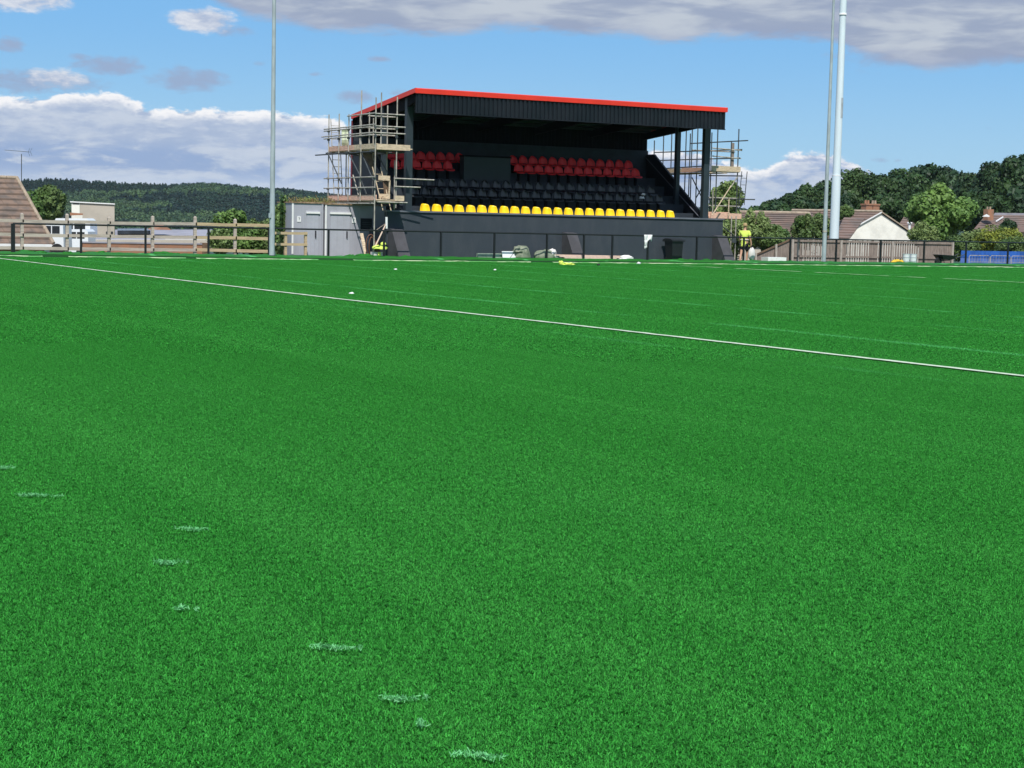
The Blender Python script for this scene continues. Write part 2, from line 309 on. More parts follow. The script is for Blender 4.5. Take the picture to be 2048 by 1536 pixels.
# ------------------------------------------------------------------ objects
def tag(o, label=None, cat=None, group=None, kind=None):
    if label: o['label'] = label
    if cat: o['category'] = cat
    if group: o['group'] = group
    if kind: o['kind'] = kind
    return o
def empty(name, loc, label=None, cat=None, group=None, rz=0):
    o = bpy.data.objects.new(name, None); COL.objects.link(o); o.location = loc; o.rotation_euler.z = rz
    o.empty_display_size = .2
    return tag(o, label, cat, group)
def wloc(o):
    v = Vector((0, 0, 0))
    while o is not None: v = v + o.location; o = o.parent
    return v
class MB:
    """collects shapes in world coordinates, links them as one mesh object"""
    def __init__(s): s.v = []; s.f = []
    def add(s, vs, fs):
        k = len(s.v); s.v += [tuple(p) for p in vs]; s.f += [tuple(i + k for i in q) for q in fs]; return s
    def box(s, x0, x1, y0, y1, z0, z1):
        return s.add([(x, y, z) for z in (z0, z1) for y in (y0, y1) for x in (x0, x1)],
                     [(0, 2, 3, 1), (4, 5, 7, 6), (0, 1, 5, 4), (2, 6, 7, 3), (0, 4, 6, 2), (1, 3, 7, 5)])
    def beam(s, p, q, w, h, side=None):
        p, q = Vector(p), Vector(q); d = (q - p).normalized()
        a = Vector(side) if side else (UP.cross(d) if abs(d.z) < .95 else Vector((1, 0, 0)))
        a = (a - d * a.dot(d)).normalized(); b = d.cross(a)
        c = [a * (i * w / 2) + b * (j * h / 2) for i, j in ((-1, -1), (1, -1), (1, 1), (-1, 1))]
        return s.add([p + k for k in c] + [q + k for k in c], [(3, 2, 1, 0), (4, 5, 6, 7), (0, 1, 5, 4), (1, 2, 6, 5), (2, 3, 7, 6), (3, 0, 4, 7)])
    def tube(s, pts, r, n=8, cap=True):
        pts = [Vector(p) for p in pts]; rs = r if isinstance(r, (list, tuple)) else [r] * len(pts)
        k = len(s.v); ref = None
        for i, p in enumerate(pts):
            d = (pts[min(i + 1, len(pts) - 1)] - pts[max(i - 1, 0)]).normalized()
            if ref is None: ref = Vector((1, 0, 0)) if abs(d.x) < .9 else Vector((0, 1, 0))
            a = (ref - d * ref.dot(d)).normalized(); ref = a; b = d.cross(a)
            s.v += [tuple(p + (a * math.cos(t_) + b * math.sin(t_)) * rs[i]) for t_ in (2 * math.pi * j / n for j in range(n))]
        for i in range(len(pts) - 1):
            for j in range(n):
                a0 = k + i * n + j; a1 = k + i * n + (j + 1) % n
                s.f.append((a0, a1, a1 + n, a0 + n))
        if cap:
            s.f.append(tuple(k + j for j in reversed(range(n)))); e = k + (len(pts) - 1) * n
            s.f.append(tuple(e + j for j in range(n)))
        return s
    def prism(s, poly, axis, a, b):
        """poly of 2D points in the plane across the axis ('x': (y,z), 'y': (x,z), 'z': (x,y))"""
        def P(p, t_): return {'x': (t_, p[0], p[1]), 'y': (p[0], t_, p[1]), 'z': (p[0], p[1], t_)}[axis]
        n = len(poly)
        return s.add([P(p, a) for p in poly] + [P(p, b) for p in poly],
                     [tuple(range(n)), tuple(range(2 * n - 1, n - 1, -1))] + [(i, i + n, (i + 1) % n + n, (i + 1) % n) for i in range(n)])
    def grid(s, nu, nv, fn):
        k = len(s.v)
        for j in range(nv + 1):
            for i in range(nu + 1): s.v.append(tuple(fn(i / nu, j / nv)))
        for j in range(nv):
            for i in range(nu):
                a = k + j * (nu + 1) + i; s.f.append((a, a + 1, a + nu + 2, a + nu + 1))
        return s
    def build(s, name, m, parent=None, smooth=False, fixn=True):
        me = bpy.data.meshes.new(name); off = wloc(parent) if parent else Vector((0, 0, 0))
        if not parent and s.v:
            xs = np.array(s.v); c0 = (xs.min(0) + xs.max(0)) / 2; off = Vector((c0[0], c0[1], xs[:, 2].min()))
        me.from_pydata([(p[0] - off.x, p[1] - off.y, p[2] - off.z) for p in s.v], [], s.f)
        if fixn:
            bm = bmesh.new(); bm.from_mesh(me); bmesh.ops.recalc_face_normals(bm, faces=bm.faces); bm.to_mesh(me); bm.free()
        if smooth:
            me.shade_smooth()
            for p_ in me.polygons:
                if len(p_.vertices) > 4: p_.use_smooth = False
            if not fixn or any(len(p_.vertices) > 4 for p_ in me.polygons): 
                try: me.set_sharp_from_angle(angle=math.radians(50))
                except Exception: pass
        me.materials.append(m)
        o = bpy.data.objects.new(name, me); COL.objects.link(o)
        if parent: o.parent = parent
        else: o.location = off
        return o
def box(*a): return MB().box(*a)
def blob(name, c, r, m, parent=None, rough=.25, seed=0, sub=3, flat=0.0, sx=1.0):
    """a crumpled heap: displaced sphere cut flat at its base"""
    from mathutils import noise as mn
    bm = bmesh.new(); bmesh.ops.create_icosphere(bm, subdivisions=sub, radius=1)
    c = Vector(c); r = Vector(r)
    off = wloc(parent) if parent else c
    for v in bm.verts:
        p = v.co.copy(); d = 1 + rough * mn.noise(p * 1.7 + Vector((seed * 3.1, 0, 0))) + rough * .6 * mn.noise(p * 4.3 + Vector((0, seed, 0)))
        z = p.z * r.z * d
        v.co = Vector((p.x * r.x * d, p.y * r.y * d, max(z, -r.z * flat))) + (c - off)
    me = bpy.data.meshes.new(name); bm.to_mesh(me); bm.free(); me.shade_smooth(); me.materials.append(m)
    o = bpy.data.objects.new(name, me); COL.objects.link(o)
    if parent: o.parent = parent
    else: o.location = c
    return o
def copytree(o, loc, parent=None):
    c_ = o.copy(); COL.objects.link(c_); c_.parent = parent
    if parent is None: c_.location = loc
    for ch in list(o.children):
        copytree(ch, None, c_)
    return c_
ORD = ['first', 'second', 'third', 'fourth', 'fifth', 'sixth', 'seventh', 'eighth', 'ninth', 'tenth', 'eleventh', 'twelfth', 'thirteenth', 'fourteenth', 'fifteenth', 'sixteenth', 'seventeenth', 'eighteenth', 'nineteenth', 'twentieth', 'twenty-first', 'twenty-second', 'twenty-third', 'twenty-fourth', 'twenty-fifth', 'twenty-sixth']

def quads_mesh(name, P, U, V, tint, m):
    """P centres (N,3), U,V half-axes (N,3)"""
    N = len(P); co = np.empty((N, 4, 3), np.float32)
    co[:, 0] = P - U - V; co[:, 1] = P + U - V; co[:, 2] = P + U + V; co[:, 3] = P - U + V
    me = bpy.data.meshes.new(name); me.vertices.add(N * 4); me.vertices.foreach_set('co', co.ravel())
    me.loops.add(N * 4); me.loops.foreach_set('vertex_index', np.arange(N * 4, dtype=np.int32))
    me.polygons.add(N); me.polygons.foreach_set('loop_start', np.arange(0, N * 4, 4, dtype=np.int32))
    a = me.attributes.new('tint', 'FLOAT', 'FACE'); a.data.foreach_set('value', tint.astype(np.float32))
    me.update(); me.materials.append(m); return me
def unit(v): return v / (np.linalg.norm(v, axis=1, keepdims=True) + 1e-9)

def crown_mesh(name, rad, n, leaf, m, seed, lobes=26, lobe_r=.42, squash=.9, cone=0.0, gap=.0):
    """foliage of leaf-sized faces on many sub-crowns spread over an ellipsoid of radii rad centred at z=0"""
    g = np.random.default_rng(seed); rad = np.array(rad, float)
    d = unit(g.normal(size=(lobes, 3)))
    rr = g.uniform(.15, 1.0, (lobes, 1)) ** .5 * .74; lc = d * rr
    lr = g.uniform(lobe_r * .62, lobe_r * 1.15, lobes)
    if cone: 
        zz = lc[:, 2] * .5 + .5; lc[:, :2] *= (1 - cone * zz)[:, None]; lr *= (1 - cone * .75 * zz)
    k = g.integers(0, lobes, n)
    dd = unit(g.normal(size=(n, 3))); dd[:, 2] += .15
    q = g.uniform(.62, 1.06, n) ** .7
    P = lc[k] + dd * (lr[k] * q)[:, None]
    # ragged outline
    P += g.normal(scale=.02, size=P.shape)
    P = P / np.percentile(np.abs(P), 99.3, axis=0)
    W_ = P * rad
    nrm = unit(dd / rad * rad.mean() + g.normal(scale=.55, size=dd.shape)); 
    t1 = unit(np.cross(nrm, g.normal(size=nrm.shape))); t2 = np.cross(nrm, t1)
    s = leaf * g.uniform(.6, 1.3, len(P))[:, None]
    tint = np.clip(g.normal(.5, .2, len(P)) + (g.uniform(-.18, .18, lobes))[k], 0, 1)
    return quads_mesh(name, W_, t1 * s * .5, t2 * s * .36, tint, m)

def trunk(parent, base, top, r, limbs, seed, spread):
    g = random.Random(seed); b = MB(); base = Vector(base); top = Vector(top)
    mid = base.lerp(top, .5) + Vector((g.uniform(-.1, .1) * r * 6, g.uniform(-.1, .1) * r * 6, 0))
    b.tube([base, mid, top], [r, r * .75, r * .3], 8)
    for i in range(limbs):
        a = g.uniform(0, 6.28); s = base.lerp(top, g.uniform(.35, .8)); L = spread * g.uniform(.5, .85)
        e = s + Vector((math.cos(a) * L, math.sin(a) * L, L * g.uniform(.4, .9)))
        b.tube([s, s.lerp(e, .5) + Vector((0, 0, -.05 * L)), e], [r * .4, r * .25, r * .08], 6)
    return b.build('trunk', M['bark'], parent, smooth=True)
CM = {}
def tree(name, label, cat, top, w, bottom, d, kind, leaf=.2, n=9000, seed=1, group=None, gz=None, depth=None, share=None, Yw=None, cone=0.0, lobes=26, lobe_r=.42):
    """top=(px,py) of the crown, w half width in px, bottom py, d depth"""
    if Yw: d = Yw / (f0.y + (top[0] - 1024) / FPX * r0.y)
    p1 = atd(top[0], top[1], d); p0 = atd(top[0], bottom, d)
    hw = w / FPX * d; hz_ = (p1.z - p0.z) / 2; cz = (p1.z + p0.z) / 2
    g0 = ground_h(p1.x, p1.y) if gz is None else gz
    o = empty(name, (p1.x, p1.y, g0), label, cat, group)
    key = share or name + str(seed)
    if key not in CM:
        CM[key] = (crown_mesh('crown', (hw, hw * (depth or .9), hz_), n, leaf, LEAF[kind], seed, cone=cone, lobes=lobes, lobe_r=lobe_r), hw, hz_)
    me, hw0, hz0 = CM[key]
    c_ = bpy.data.objects.new('crown', me); COL.objects.link(c_); c_.parent = o; c_.location = (0, 0, cz - g0)
    c_.scale = (hw / hw0, hw / hw0, hz_ / hz0); 
    if share: c_.rotation_euler.z = (seed * 1.7) % 6.28
    r = max(.05, hw * .055)
    trunk(o, (p1.x, p1.y, g0 - .2), (p1.x, p1.y, cz + hz_ * .35), r, 6, seed, hw)
    return o

# ------------------------------------------------------------------ terrain
def ss(x, a, b):
    t_ = np.clip((np.asarray(x, float) - a) / (b - a), 0, 1); return t_ * t_ * (3 - 2 * t_)
crest_px = [-900, -300, 0, 60, 100, 180, 260, 330, 400, 440, 480, 520, 580, 640, 700, 800, 1000, 1400, 1800, 2600]
crest_py = [352, 356, 362, 361, 358, 360, 362, 364, 361, 364, 369, 372, 376, 384, 392, 397, 404, 412, 420, 430]
def crest(a):
    """wanted height of the ridge 1500 m away, by azimuth px"""
    px = np.interp(a, crest_px, crest_px); py = np.interp(px, crest_px, crest_py)
    return (449.15 + .0221 * (px - 1024) - py) / FPX * 1500 + CAMH - 6
def height(X, Y):
    X = np.asarray(X, float); Y = np.asarray(Y, float)
    fd = X * f0.x + Y * f0.y; rg = X * r0.x + Y * r0.y
    z = -.03 - 1.6 * ss(Y, 70.3, 76) - 1.2 * ss(Y, 76, 110) - 3.2 * ss(Y, 120, 240) - 9 * ss(fd, 260, 800)
    z = z - .8 * ss(X, 75, 110) - .8 * ss(-X, 30, 60)
    px = 1024 + FPX * rg / np.maximum(fd, 1.0)
    cr = crest(px) - 2.0; fold = 2.2 * np.sin(X * .021 + 1) * np.cos(Y * .017)
    z = z + (cr + 15 + fold) * ss(fd, 980, 1500) * (fd > 0)
    z = z - 20 * ss(fd, 1560, 2600)
    return z
def ground_h(x, y): return float(height(x, y))
def axis(a, b, near0, near1, fine, n):
    lo = near0 - np.geomspace(fine, near0 - a, n)[::-1]; hi = near1 + np.geomspace(fine, b - near1, n)
    return np.concatenate([lo, np.arange(near0, near1 + 1e-6, fine), hi])
gx = axis(-3200, 3800, -60, 110, 5.0, 60); gy = axis(-900, 3800, -30, 130, 2.5, 75)
GX, GY = np.meshgrid(gx, gy); GZ = height(GX, GY)
vs = np.stack([GX, GY, GZ], -1).reshape(-1, 3); nx = len(gx)
idx = np.arange((len(gy) - 1) * (nx - 1)); jj, ii = idx // (nx - 1), idx % (nx - 1); a_ = jj * nx + ii
me = bpy.data.meshes.new('ground'); me.from_pydata(vs.tolist(), [], np.stack([a_, a_ + 1, a_ + nx + 1, a_ + nx], -1).tolist()); me.shade_smooth()
me.materials.append(M['ground']); me.materials.append(M['hillground'])
fd_ = (vs[:, 0] * f0.x + vs[:, 1] * f0.y)[a_]; mi = (fd_ > 500).astype(np.int32); me.polygons.foreach_set('material_index', mi)
g_ = bpy.data.objects.new('ground', me); COL.objects.link(g_); tag(g_, kind='structure', label='rough ground falling away behind the pitch to a wooded hill')

# pitch sheet
PB = MB(); PB.grid(30, 30, lambda u, v: (-45 + 125 * u, -12 + 73.2 * v, 0.0)); pt = PB.build('artificial_turf', M['turf']); tag(pt, kind='structure', label='green artificial turf pitch laid in rolls')

# geometry-node instancer (for grass and the far wood only)
def instancer(name, pts, rotz, scale, pick, protos, m=None):
    me = bpy.data.meshes.new(name); me.vertices.add(len(pts)); me.vertices.foreach_set('co', np.asarray(pts, np.float32).ravel())
    for nm, arr, ty in (('rotz', rotz, 'FLOAT'), ('scl', scale, 'FLOAT'), ('pick', pick, 'INT')):
        at = me.attributes.new(nm, ty, 'POINT'); at.data.foreach_set('value', np.asarray(arr, np.float32 if ty == 'FLOAT' else np.int32))
    o = bpy.data.objects.new(name, me); COL.objects.link(o)
    pc = bpy.data.collections.new(name + '_pieces')
    for p in protos: pc.objects.link(p)
    ng = bpy.data.node_groups.new(name + '_nodes', 'GeometryNodeTree')
    ng.interface.new_socket('Geometry', in_out='INPUT', socket_type='NodeSocketGeometry'); ng.interface.new_socket('Geometry', in_out='OUTPUT', socket_type='NodeSocketGeometry')
    N = ng.nodes; L = ng.links
    gi = N.new('NodeGroupInput'); go = N.new('NodeGroupOutput'); iop = N.new('GeometryNodeInstanceOnPoints'); ci = N.new('GeometryNodeCollectionInfo')
    ci.inputs['Collection'].default_value = pc; ci.inputs['Separate Children'].default_value = True; ci.inputs['Reset Children'].default_value = True
    def attr(nm, ty):
        a = N.new('GeometryNodeInputNamedAttribute'); a.data_type = ty; a.inputs['Name'].default_value = nm; return a.outputs['Attribute']
    L.new(gi.outputs[0], iop.inputs['Points']); L.new(ci.outputs[0], iop.inputs['Instance']); iop.inputs['Pick Instance'].default_value = True
    L.new(attr('pick', 'INT'), iop.inputs['Instance Index'])
    cx = N.new('ShaderNodeCombineXYZ'); L.new(attr('rotz', 'FLOAT'), cx.inputs[2]); L.new(cx.outputs[0], iop.inputs['Rotation'])
    L.new(attr('scl', 'FLOAT'), iop.inputs['Scale']); L.new(iop.outputs[0], go.inputs[0])
    md = o.modifiers.new('scatter', 'NODES'); md.node_group = ng
    return o

def grass_tile(name, size, n, h, w, seed):
    """tufts of bent fibres, each fibre two quads"""
    g = np.random.default_rng(seed)
    nt = n // 5; base = g.uniform(0, size, (nt, 2)); b = np.repeat(base, 5, 0) + g.normal(scale=w * 1.0, size=(nt * 5, 2)); N = len(b)
    az = g.uniform(0, 6.283, N); ln = g.uniform(.15, .9, N); hh = h * g.uniform(.7, 1.12, N)
    dx = np.stack([np.cos(az), np.sin(az), np.zeros(N)], 1); sd = np.stack([-np.sin(az), np.cos(az), np.zeros(N)], 1)
    tw = g.uniform(-.7, .7, N)[:, None]; sd = unit(sd + dx * tw)
    p0 = np.concatenate([b, np.zeros((N, 1))], 1)
    p1 = p0 + dx * (ln * hh * .35)[:, None] + np.array([0, 0, 1.]) * (hh * .62)[:, None]
    p2 = p1 + dx * (ln * hh * .75)[:, None] + np.array([0, 0, 1.]) * (hh * .38 * (1.1 - ln))[:, None]
    ww = w * g.uniform(.7, 1.3, N)[:, None] * .5
    co = np.stack([p0 - sd * ww, p0 + sd * ww, p1 + sd * ww, p1 - sd * ww, p2 + sd * ww * .6, p2 - sd * ww * .6], 1).astype(np.float32)
    k = np.arange(N)[:, None] * 6
    fc = np.concatenate([k + np.array([[0, 1, 2, 3]]), k + np.array([[3, 2, 4, 5]])], 1).reshape(-1, 4)
    me = bpy.data.meshes.new(name); me.vertices.add(N * 6); me.vertices.foreach_set('co', co.ravel())
    me.loops.add(fc.size); me.loops.foreach_set('vertex_index', fc.ravel().astype(np.int32))
    me.polygons.add(len(fc)); me.polygons.foreach_set('loop_start', np.arange(0, fc.size, 4, dtype=np.int32))
    ti = np.repeat(np.clip(np.repeat(g.normal(.45, .09, nt), 5) + g.normal(0, .20, N), 0, 1), 2)
    a = me.attributes.new('tint', 'FLOAT', 'FACE'); a.data.foreach_set('value', ti.astype(np.float32))
    me.update(); me.materials.append(M['turfblade'])
    return bpy.data.objects.new(name, me)
def frustum_tiles(size, d0, d1, margin, ymax):
    pts = []
    R_ = int(d1 / size) + 2
    for i in range(-R_, R_):
        for j in range(-2, R_):
            x, y = i * size, j * size; cx, cy = x + size / 2, y + size / 2
            fd = cx * f0.x + cy * f0.y; rg = cx * r0.x + cy * r0.y
            if d0 <= fd < d1 and abs(rg) < fd * .297 * 1.06 + margin and cy < ymax: pts.append((x, y, 0.0))
    return np.array(pts)
gt = [grass_tile('turf_patch', .5, 19000, .027, .0026, s) for s in (1, 2, 3)]
gt2 = [grass_tile('turf_patch_wide', 2.0, 75000, .031, .006, s) for s in (4, 5)]
A1 = frustum_tiles(.5, 3.2, 21.5, 1.6, 60); A2 = frustum_tiles(2.0, 19.5, 92, 3.5, 60.6)
A1 = np.array([p for p in A1 if not any(p[0] >= q[0] - .01 and p[0] < q[0] + 1.99 and p[1] >= q[1] - .01 and p[1] < q[1] + 1.99 for q in A2[:400] if abs(q[0] - p[0]) < 3 and abs(q[1] - p[1]) < 3)])
# keep the two fields from overlapping: far tiles begin where the near ones end
near_set = {(round(p[0] * 2), round(p[1] * 2)) for p in A1}
keep = []
fill = []
for p in A2:
    ov = [(round(p[0] * 2) + a, round(p[1] * 2) + b) in near_set for a in range(4) for b in range(4)]
    if not any(ov): keep.append(p)
    else:
        for a in range(4):
            for b in range(4):
                if (round(p[0] * 2) + a, round(p[1] * 2) + b) not in near_set: fill.append((p[0] + a * .5, p[1] + b * .5, 0))
A1 = np.concatenate([A1, np.array(fill).reshape(-1, 3)]); A2 = np.array(keep)
rs = np.random.default_rng(3)
def rotated(A, size):
    k = rs.integers(0, 4, len(A)); off = np.array([(0, 0), (size, 0), (size, size), (0, size)])[k]
    B = A.copy(); B[:, :2] += off; return B, k * math.pi / 2
B1, r1 = rotated(A1, .5); B2, r2 = rotated(A2, 2.0)
o = instancer('turf_fibres', B1, r1, np.ones(len(B1)), rs.integers(0, 3, len(B1)), gt); tag(o, 'short curled green turf fibres standing on the near pitch', 'grass', kind='stuff')
o = instancer('turf_fibres', B2, r2, np.ones(len(B2)), rs.integers(0, 2, len(B2)), gt2); tag(o, 'green turf fibres standing on the far half of the pitch', 'grass', kind='stuff')

# pitch markings: ribbons lying on the tips of the fibres
def ribbon(name, label, pts, w, z, m, seed=1, jit=.005, gaps=None):
    g = random.Random(seed); b = MB(); rows = []
    P = [Vector((p[0], p[1], 0)) for p in pts]
    for i in range(len(P) - 1):
        seg = P[i + 1] - P[i]; n = max(1, int(seg.length / .25)); d = seg.normalized(); s = Vector((-d.y, d.x, 0))
        for k in range(n):
            p = P[i].lerp(P[i + 1], k / n); rows.append((p + s * (w / 2 + g.gauss(0, jit)), p - s * (w / 2 + g.gauss(0, jit)), z + g.uniform(-.0015, .0015)))
    for i in range(len(rows) - 1):
        if gaps and gaps(rows[i][0]): continue
        (a, b1, z1), (c_, d_, z2) = rows[i], rows[i + 1]
        b.add([(a.x, a.y, z1), (b1.x, b1.y, z1), (d_.x, d_.y, z2), (c_.x, c_.y, z2)], [(0, 1, 2, 3)])
    o = b.build(name, m, fixn=False); tag(o, label, kind='structure'); return o
ribbon('pitch_line', 'white line running away across the pitch', [(13.75, 3), (13.42, 13.3), (13.25, 17.9), (13.05, 23.5), (12.78, 29.6), (12.55, 45), (12.42, 58.6)], .125, .038, M['linewhite'])
ribbon('pitch_line', 'dusty white line on the far right of the pitch', [(40.4, 36), (39.9, 42), (39.3, 46), (38.7, 52), (38.3, 56.5)], .20, .045, M['lineold'], 5, gaps=lambda p: math.sin(p.y * 3.1) + math.sin(p.y * 1.3 + 1) > 1.1)
tl = [(-6, 61.2), (13.3, 60.9), (18.5, 60.3), (29.7, 59.6), (44, 59.45), (59, 59.1), (72, 58.8)]
tl_ = None
# turned-up edge of the turf behind the touchline
def tly(x): return float(np.interp(x, [p[0] for p in tl], [p[1] for p in tl]))
from mathutils import noise as mn
def edge(u, v):
    x = -8 + 82 * u; y0 = tly(x) + .55
    prof = [(0, .0), (0.04, .075), (.06, .115), (.35, .125), (1.0, .14), (1.7, .14), (2.6, .12), (3.6, .05)]
    k = v * 7; i = min(int(k), 6); f = k - i; a, b = prof[i], prof[i + 1]
    y = a[0] + (b[0] - a[0]) * f; z = a[1] + (b[1] - a[1]) * f
    n_ = mn.noise(Vector((x * .8, y * 1.5, 3))) * .5 + mn.noise(Vector((x * 3, y * 3, 8))) * .3
    return (x, y0 + y + .05 * mn.noise(Vector((x * .5, 0, 0))), z * (1 + .8 * n_ * (v > .2)) + .001)
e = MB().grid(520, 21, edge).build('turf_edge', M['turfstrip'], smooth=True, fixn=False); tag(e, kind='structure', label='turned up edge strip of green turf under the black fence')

b = MB()
for i in range(660):
    xa = -8 + i * .125; xb = xa + .125
    if 14.6 < xa < 15.4 or 19.6 < xa < 20.0 or 24.6 < xa < 26.0 or 33.4 < xa < 34.4: continue
    q0, q1 = [.022 * mn.noise(Vector((q_ * 1.3, 9, 0))) + .012 * mn.noise(Vector((q_ * 6, 3, 0))) for q_ in (xa, xb)]
    b.add([(xa, tly(xa), .030 + q0), (xb, tly(xb), .030 + q1), (xb, tly(xb) + .10, .054 + q1 * .6), (xa, tly(xa) + .10, .054 + q0 * .6)], [(0, 1, 2, 3)])
o = b.build('touchline', M['linerim'], fixn=False); tag(o, kind='structure', label='broken white touchline on the turned up rim of the turf')
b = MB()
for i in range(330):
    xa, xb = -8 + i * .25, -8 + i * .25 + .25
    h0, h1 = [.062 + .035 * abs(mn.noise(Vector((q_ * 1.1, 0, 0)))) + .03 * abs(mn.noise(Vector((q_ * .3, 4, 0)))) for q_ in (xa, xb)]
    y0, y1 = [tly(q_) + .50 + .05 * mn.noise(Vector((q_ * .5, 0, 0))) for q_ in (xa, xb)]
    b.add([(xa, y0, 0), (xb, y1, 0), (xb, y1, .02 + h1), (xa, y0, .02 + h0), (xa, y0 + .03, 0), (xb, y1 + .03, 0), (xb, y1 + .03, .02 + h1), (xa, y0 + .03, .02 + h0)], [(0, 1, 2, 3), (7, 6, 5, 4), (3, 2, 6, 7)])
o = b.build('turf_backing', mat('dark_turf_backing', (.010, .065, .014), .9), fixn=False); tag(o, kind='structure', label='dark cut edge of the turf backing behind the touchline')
# loose pale fibres lying along a seam
marks = [(15, 937, 36), (80, 993, 92), (385, 1060, 70), (345, 1127, 70), (370, 1220, 44), (672, 1298, 110), (812, 1400, 104), (845, 1452, 24), (958, 1515, 104)]
where = ['furthest wisp, cut by the left edge', 'long thin wisp near the left edge', 'wisp third from the far end of the seam', 'wisp in the middle of the seam', 'short faint wisp below the middle of the seam', 'fluffy wisp left of the bottom centre', 'long bent wisp near the bottom of the pitch view', 'tiny wisp under the long bent one', 'nearest wisp at the bottom edge of the view']
for k, (px, py, w) in enumerate(marks):
    c0 = atz(px, py, .03); L = w / FPX * c0.length; g = np.random.default_rng(50 + k)
    n = int(150 * max(.5, L / .13)); tt = np.clip(np.where(g.random(n) < .6, g.normal(-.22 + .1 * (k % 3), .13, n), g.uniform(-.5, .5, n)), -.55, .55)
    cen = np.stack([np.array([c0.x + r0.x * L * q, c0.y + r0.y * L * q, .036]) for q in tt]) 
    cen[:, 0] += .004 * np.sin(tt * 9 + k); cen[:, 1] += g.normal(0, .008, n) + .016 * np.sin(tt * 6 + k * 2); cen[:, 2] += g.uniform(-.004, .008, n)
    U = unit(g.normal(size=(n, 3)) * [1, 1, 1.1]) * .008; V = unit(np.cross(U, g.normal(size=(n, 3)))) * .0012
    me = quads_mesh('fibre_wisp', cen - np.array(c0), U, V, np.full(n, .5), M['fibre'])
    o = bpy.data.objects.new('fibre_wisp', me); COL.objects.link(o); o.location = c0
    tag(o, 'pale green loose turf fibres, ' + where[k], 'turf fibres', 'wisps of loose fibre along the seam')
for k, (px, py, lab) in enumerate(((703, 587, 'small white lump lying against the white line'), (791, 539, 'tiny white lump on the far pitch before the left buttress'), (990, 540, 'tiny white lump on the far pitch before the white board'))):
    p = atz(px, py, .03); o = blob('white_lump', p, (.055, .05, .03), M['sheet'], rough=.4, seed=k, sub=2, flat=.3); tag(o, lab, 'lump', 'small white lumps on the pitch')

# ------------------------------------------------------------------ grandstand
GX0, GX1 = 29.87, 44.93
gs = empty('grandstand', (37.4, 66, 0), 'charcoal football grandstand with red roof edge, rows of seats behind a front wall', 'grandstand')
WB = MB().box(29.0, 45.5, 63.5, 63.72, -.1, 1.90); WB.build('front_wall', M['wallpaint'], gs)
box(28.97, 45.53, 63.44, 63.78, 1.90, 1.97).build('coping', M['coping'], gs)
box(29.0, 29.2, 63.72, 69, -.1, 1.25).build('side_wall', M['wallpaint'], gs); box(45.3, 45.5, 63.72, 69, -.1, 1.25).build('side_wall', M['wallpaint'], gs)
for x0 in (29.07, 37.18, 44.95):
    p = [(63.5, -.1), (62.30, -.1), (63.14, 1.19), (63.5, 1.22)]
    MB().prism(p, 'x', x0, x0 + .52).build('buttress', M['buttress'], gs)
steps = [(63.72, 64.88, 1.46), (64.88, 65.68, 2.18), (65.68, 66.48, 2.58), (66.48, 67.28, 2.95), (67.28, 68.08, 3.40), (68.08, 69.0, 3.79)]
for a, b, z in steps: box(GX0 + .1, GX1 - .1, a, b, -.1, z).build('terrace_step', M['step'], gs)
rk = [(63.76, -.1), (63.76, 1.9), (64.22, 2.11), (68.3, 4.92), (69.0, 4.92), (69.0, -.1)]
for x0 in (GX0 - .02, GX1 - .08): MB().prism(rk, 'x', x0, x0 + .1).build('raking_side_panel', M['clad'], gs)
for x0 in (GX0 + .11, GX1 - .12): MB().tube([(x0, 64.3, 1.98), (x0, 68.9, 5.13 - .36)], .022, 6).build('handrail', M['coping'], gs)
# rear wall of ribbed sheets, lower band lighter
def rib(x0, w, pitch, depth, y, z0, z1, face=-1):
    b = MB(); xs = []; n = int(round(w / pitch))
    for i in range(n):
        a = x0 + i * w / n; s = w / n
        xs += [(a, 0), (a + s * .34, 0), (a + s * .46, depth), (a + s * .88, depth)]
    xs.append((x0 + w, 0))
    for i in range(len(xs) - 1):
        (xa, da), (xb, db_) = xs[i], xs[i + 1]
        b.add([(xa, y + face * da, z0), (xb, y + face * db_, z0), (xb, y + face * db_, z1), (xa, y + face * da, z1)], [(0, 1, 2, 3)])
    return b
nsh = 15; shw = (GX1 - GX0) / nsh
for i in range(nsh):
    rib(GX0 + i * shw, shw, .2, .03, 69.0, 3.6, 6.0).build('rear_sheet', M['darkin'], gs, fixn=False)
box(GX0, GX1, 68.9, 69.0 - .035, 3.79, 5.10).build('rear_kick_panel', M['step'], gs)
box(GX0 - .04, GX0 + .02, 69.02, 69.14, 0, 5.8).build('corner_flashing', M['maroon'], gs)
box(GX0 - .02, GX1, 69.02, 69.06, -.1, 6.0).build('rear_cladding', M['clad'], gs)
# fascia sheets, posts, roof
FY = 62.8
for i in range(nsh):
    rib(GX0 + i * shw, shw - .004, .2, .05, FY, 5.88, 6.64).build('fascia_sheet', M['clad'], gs, fixn=False)
box(GX0, GX1, FY + .03, FY + .08, 5.86, 6.62).build('fascia_backing', M['darkin'], gs)
box(GX0 - .01, GX1 + .01, FY - .045, FY + .02, 5.845, 5.88).build('fascia_drip', M['clad'], gs)
slope = (6.04 - 6.81) / (69.05 - FY)
def rz(y, off=0): return 6.81 + (y - FY) * slope + off
tw_ = (GX1 - GX0 + .1) / 5
for i in range(5):
    MB().prism([(FY - .09, 6.62), (FY - .09, 6.80), (FY - .02, 6.83), (FY + .02, 6.80), (FY + .02, 6.62)], 'x', GX0 - .05 + i * tw_, GX0 - .05 + (i + 1) * tw_ - (.012 if i < 4 else 0)).build('roof_trim', M['redtrim'], gs)
    if i: box(GX0 - .05 + i * tw_ - .05, GX0 - .05 + i * tw_ + .04, FY - .097, FY - .0915, 6.63, 6.79).build('trim_joint', M['redtrim'], gs)
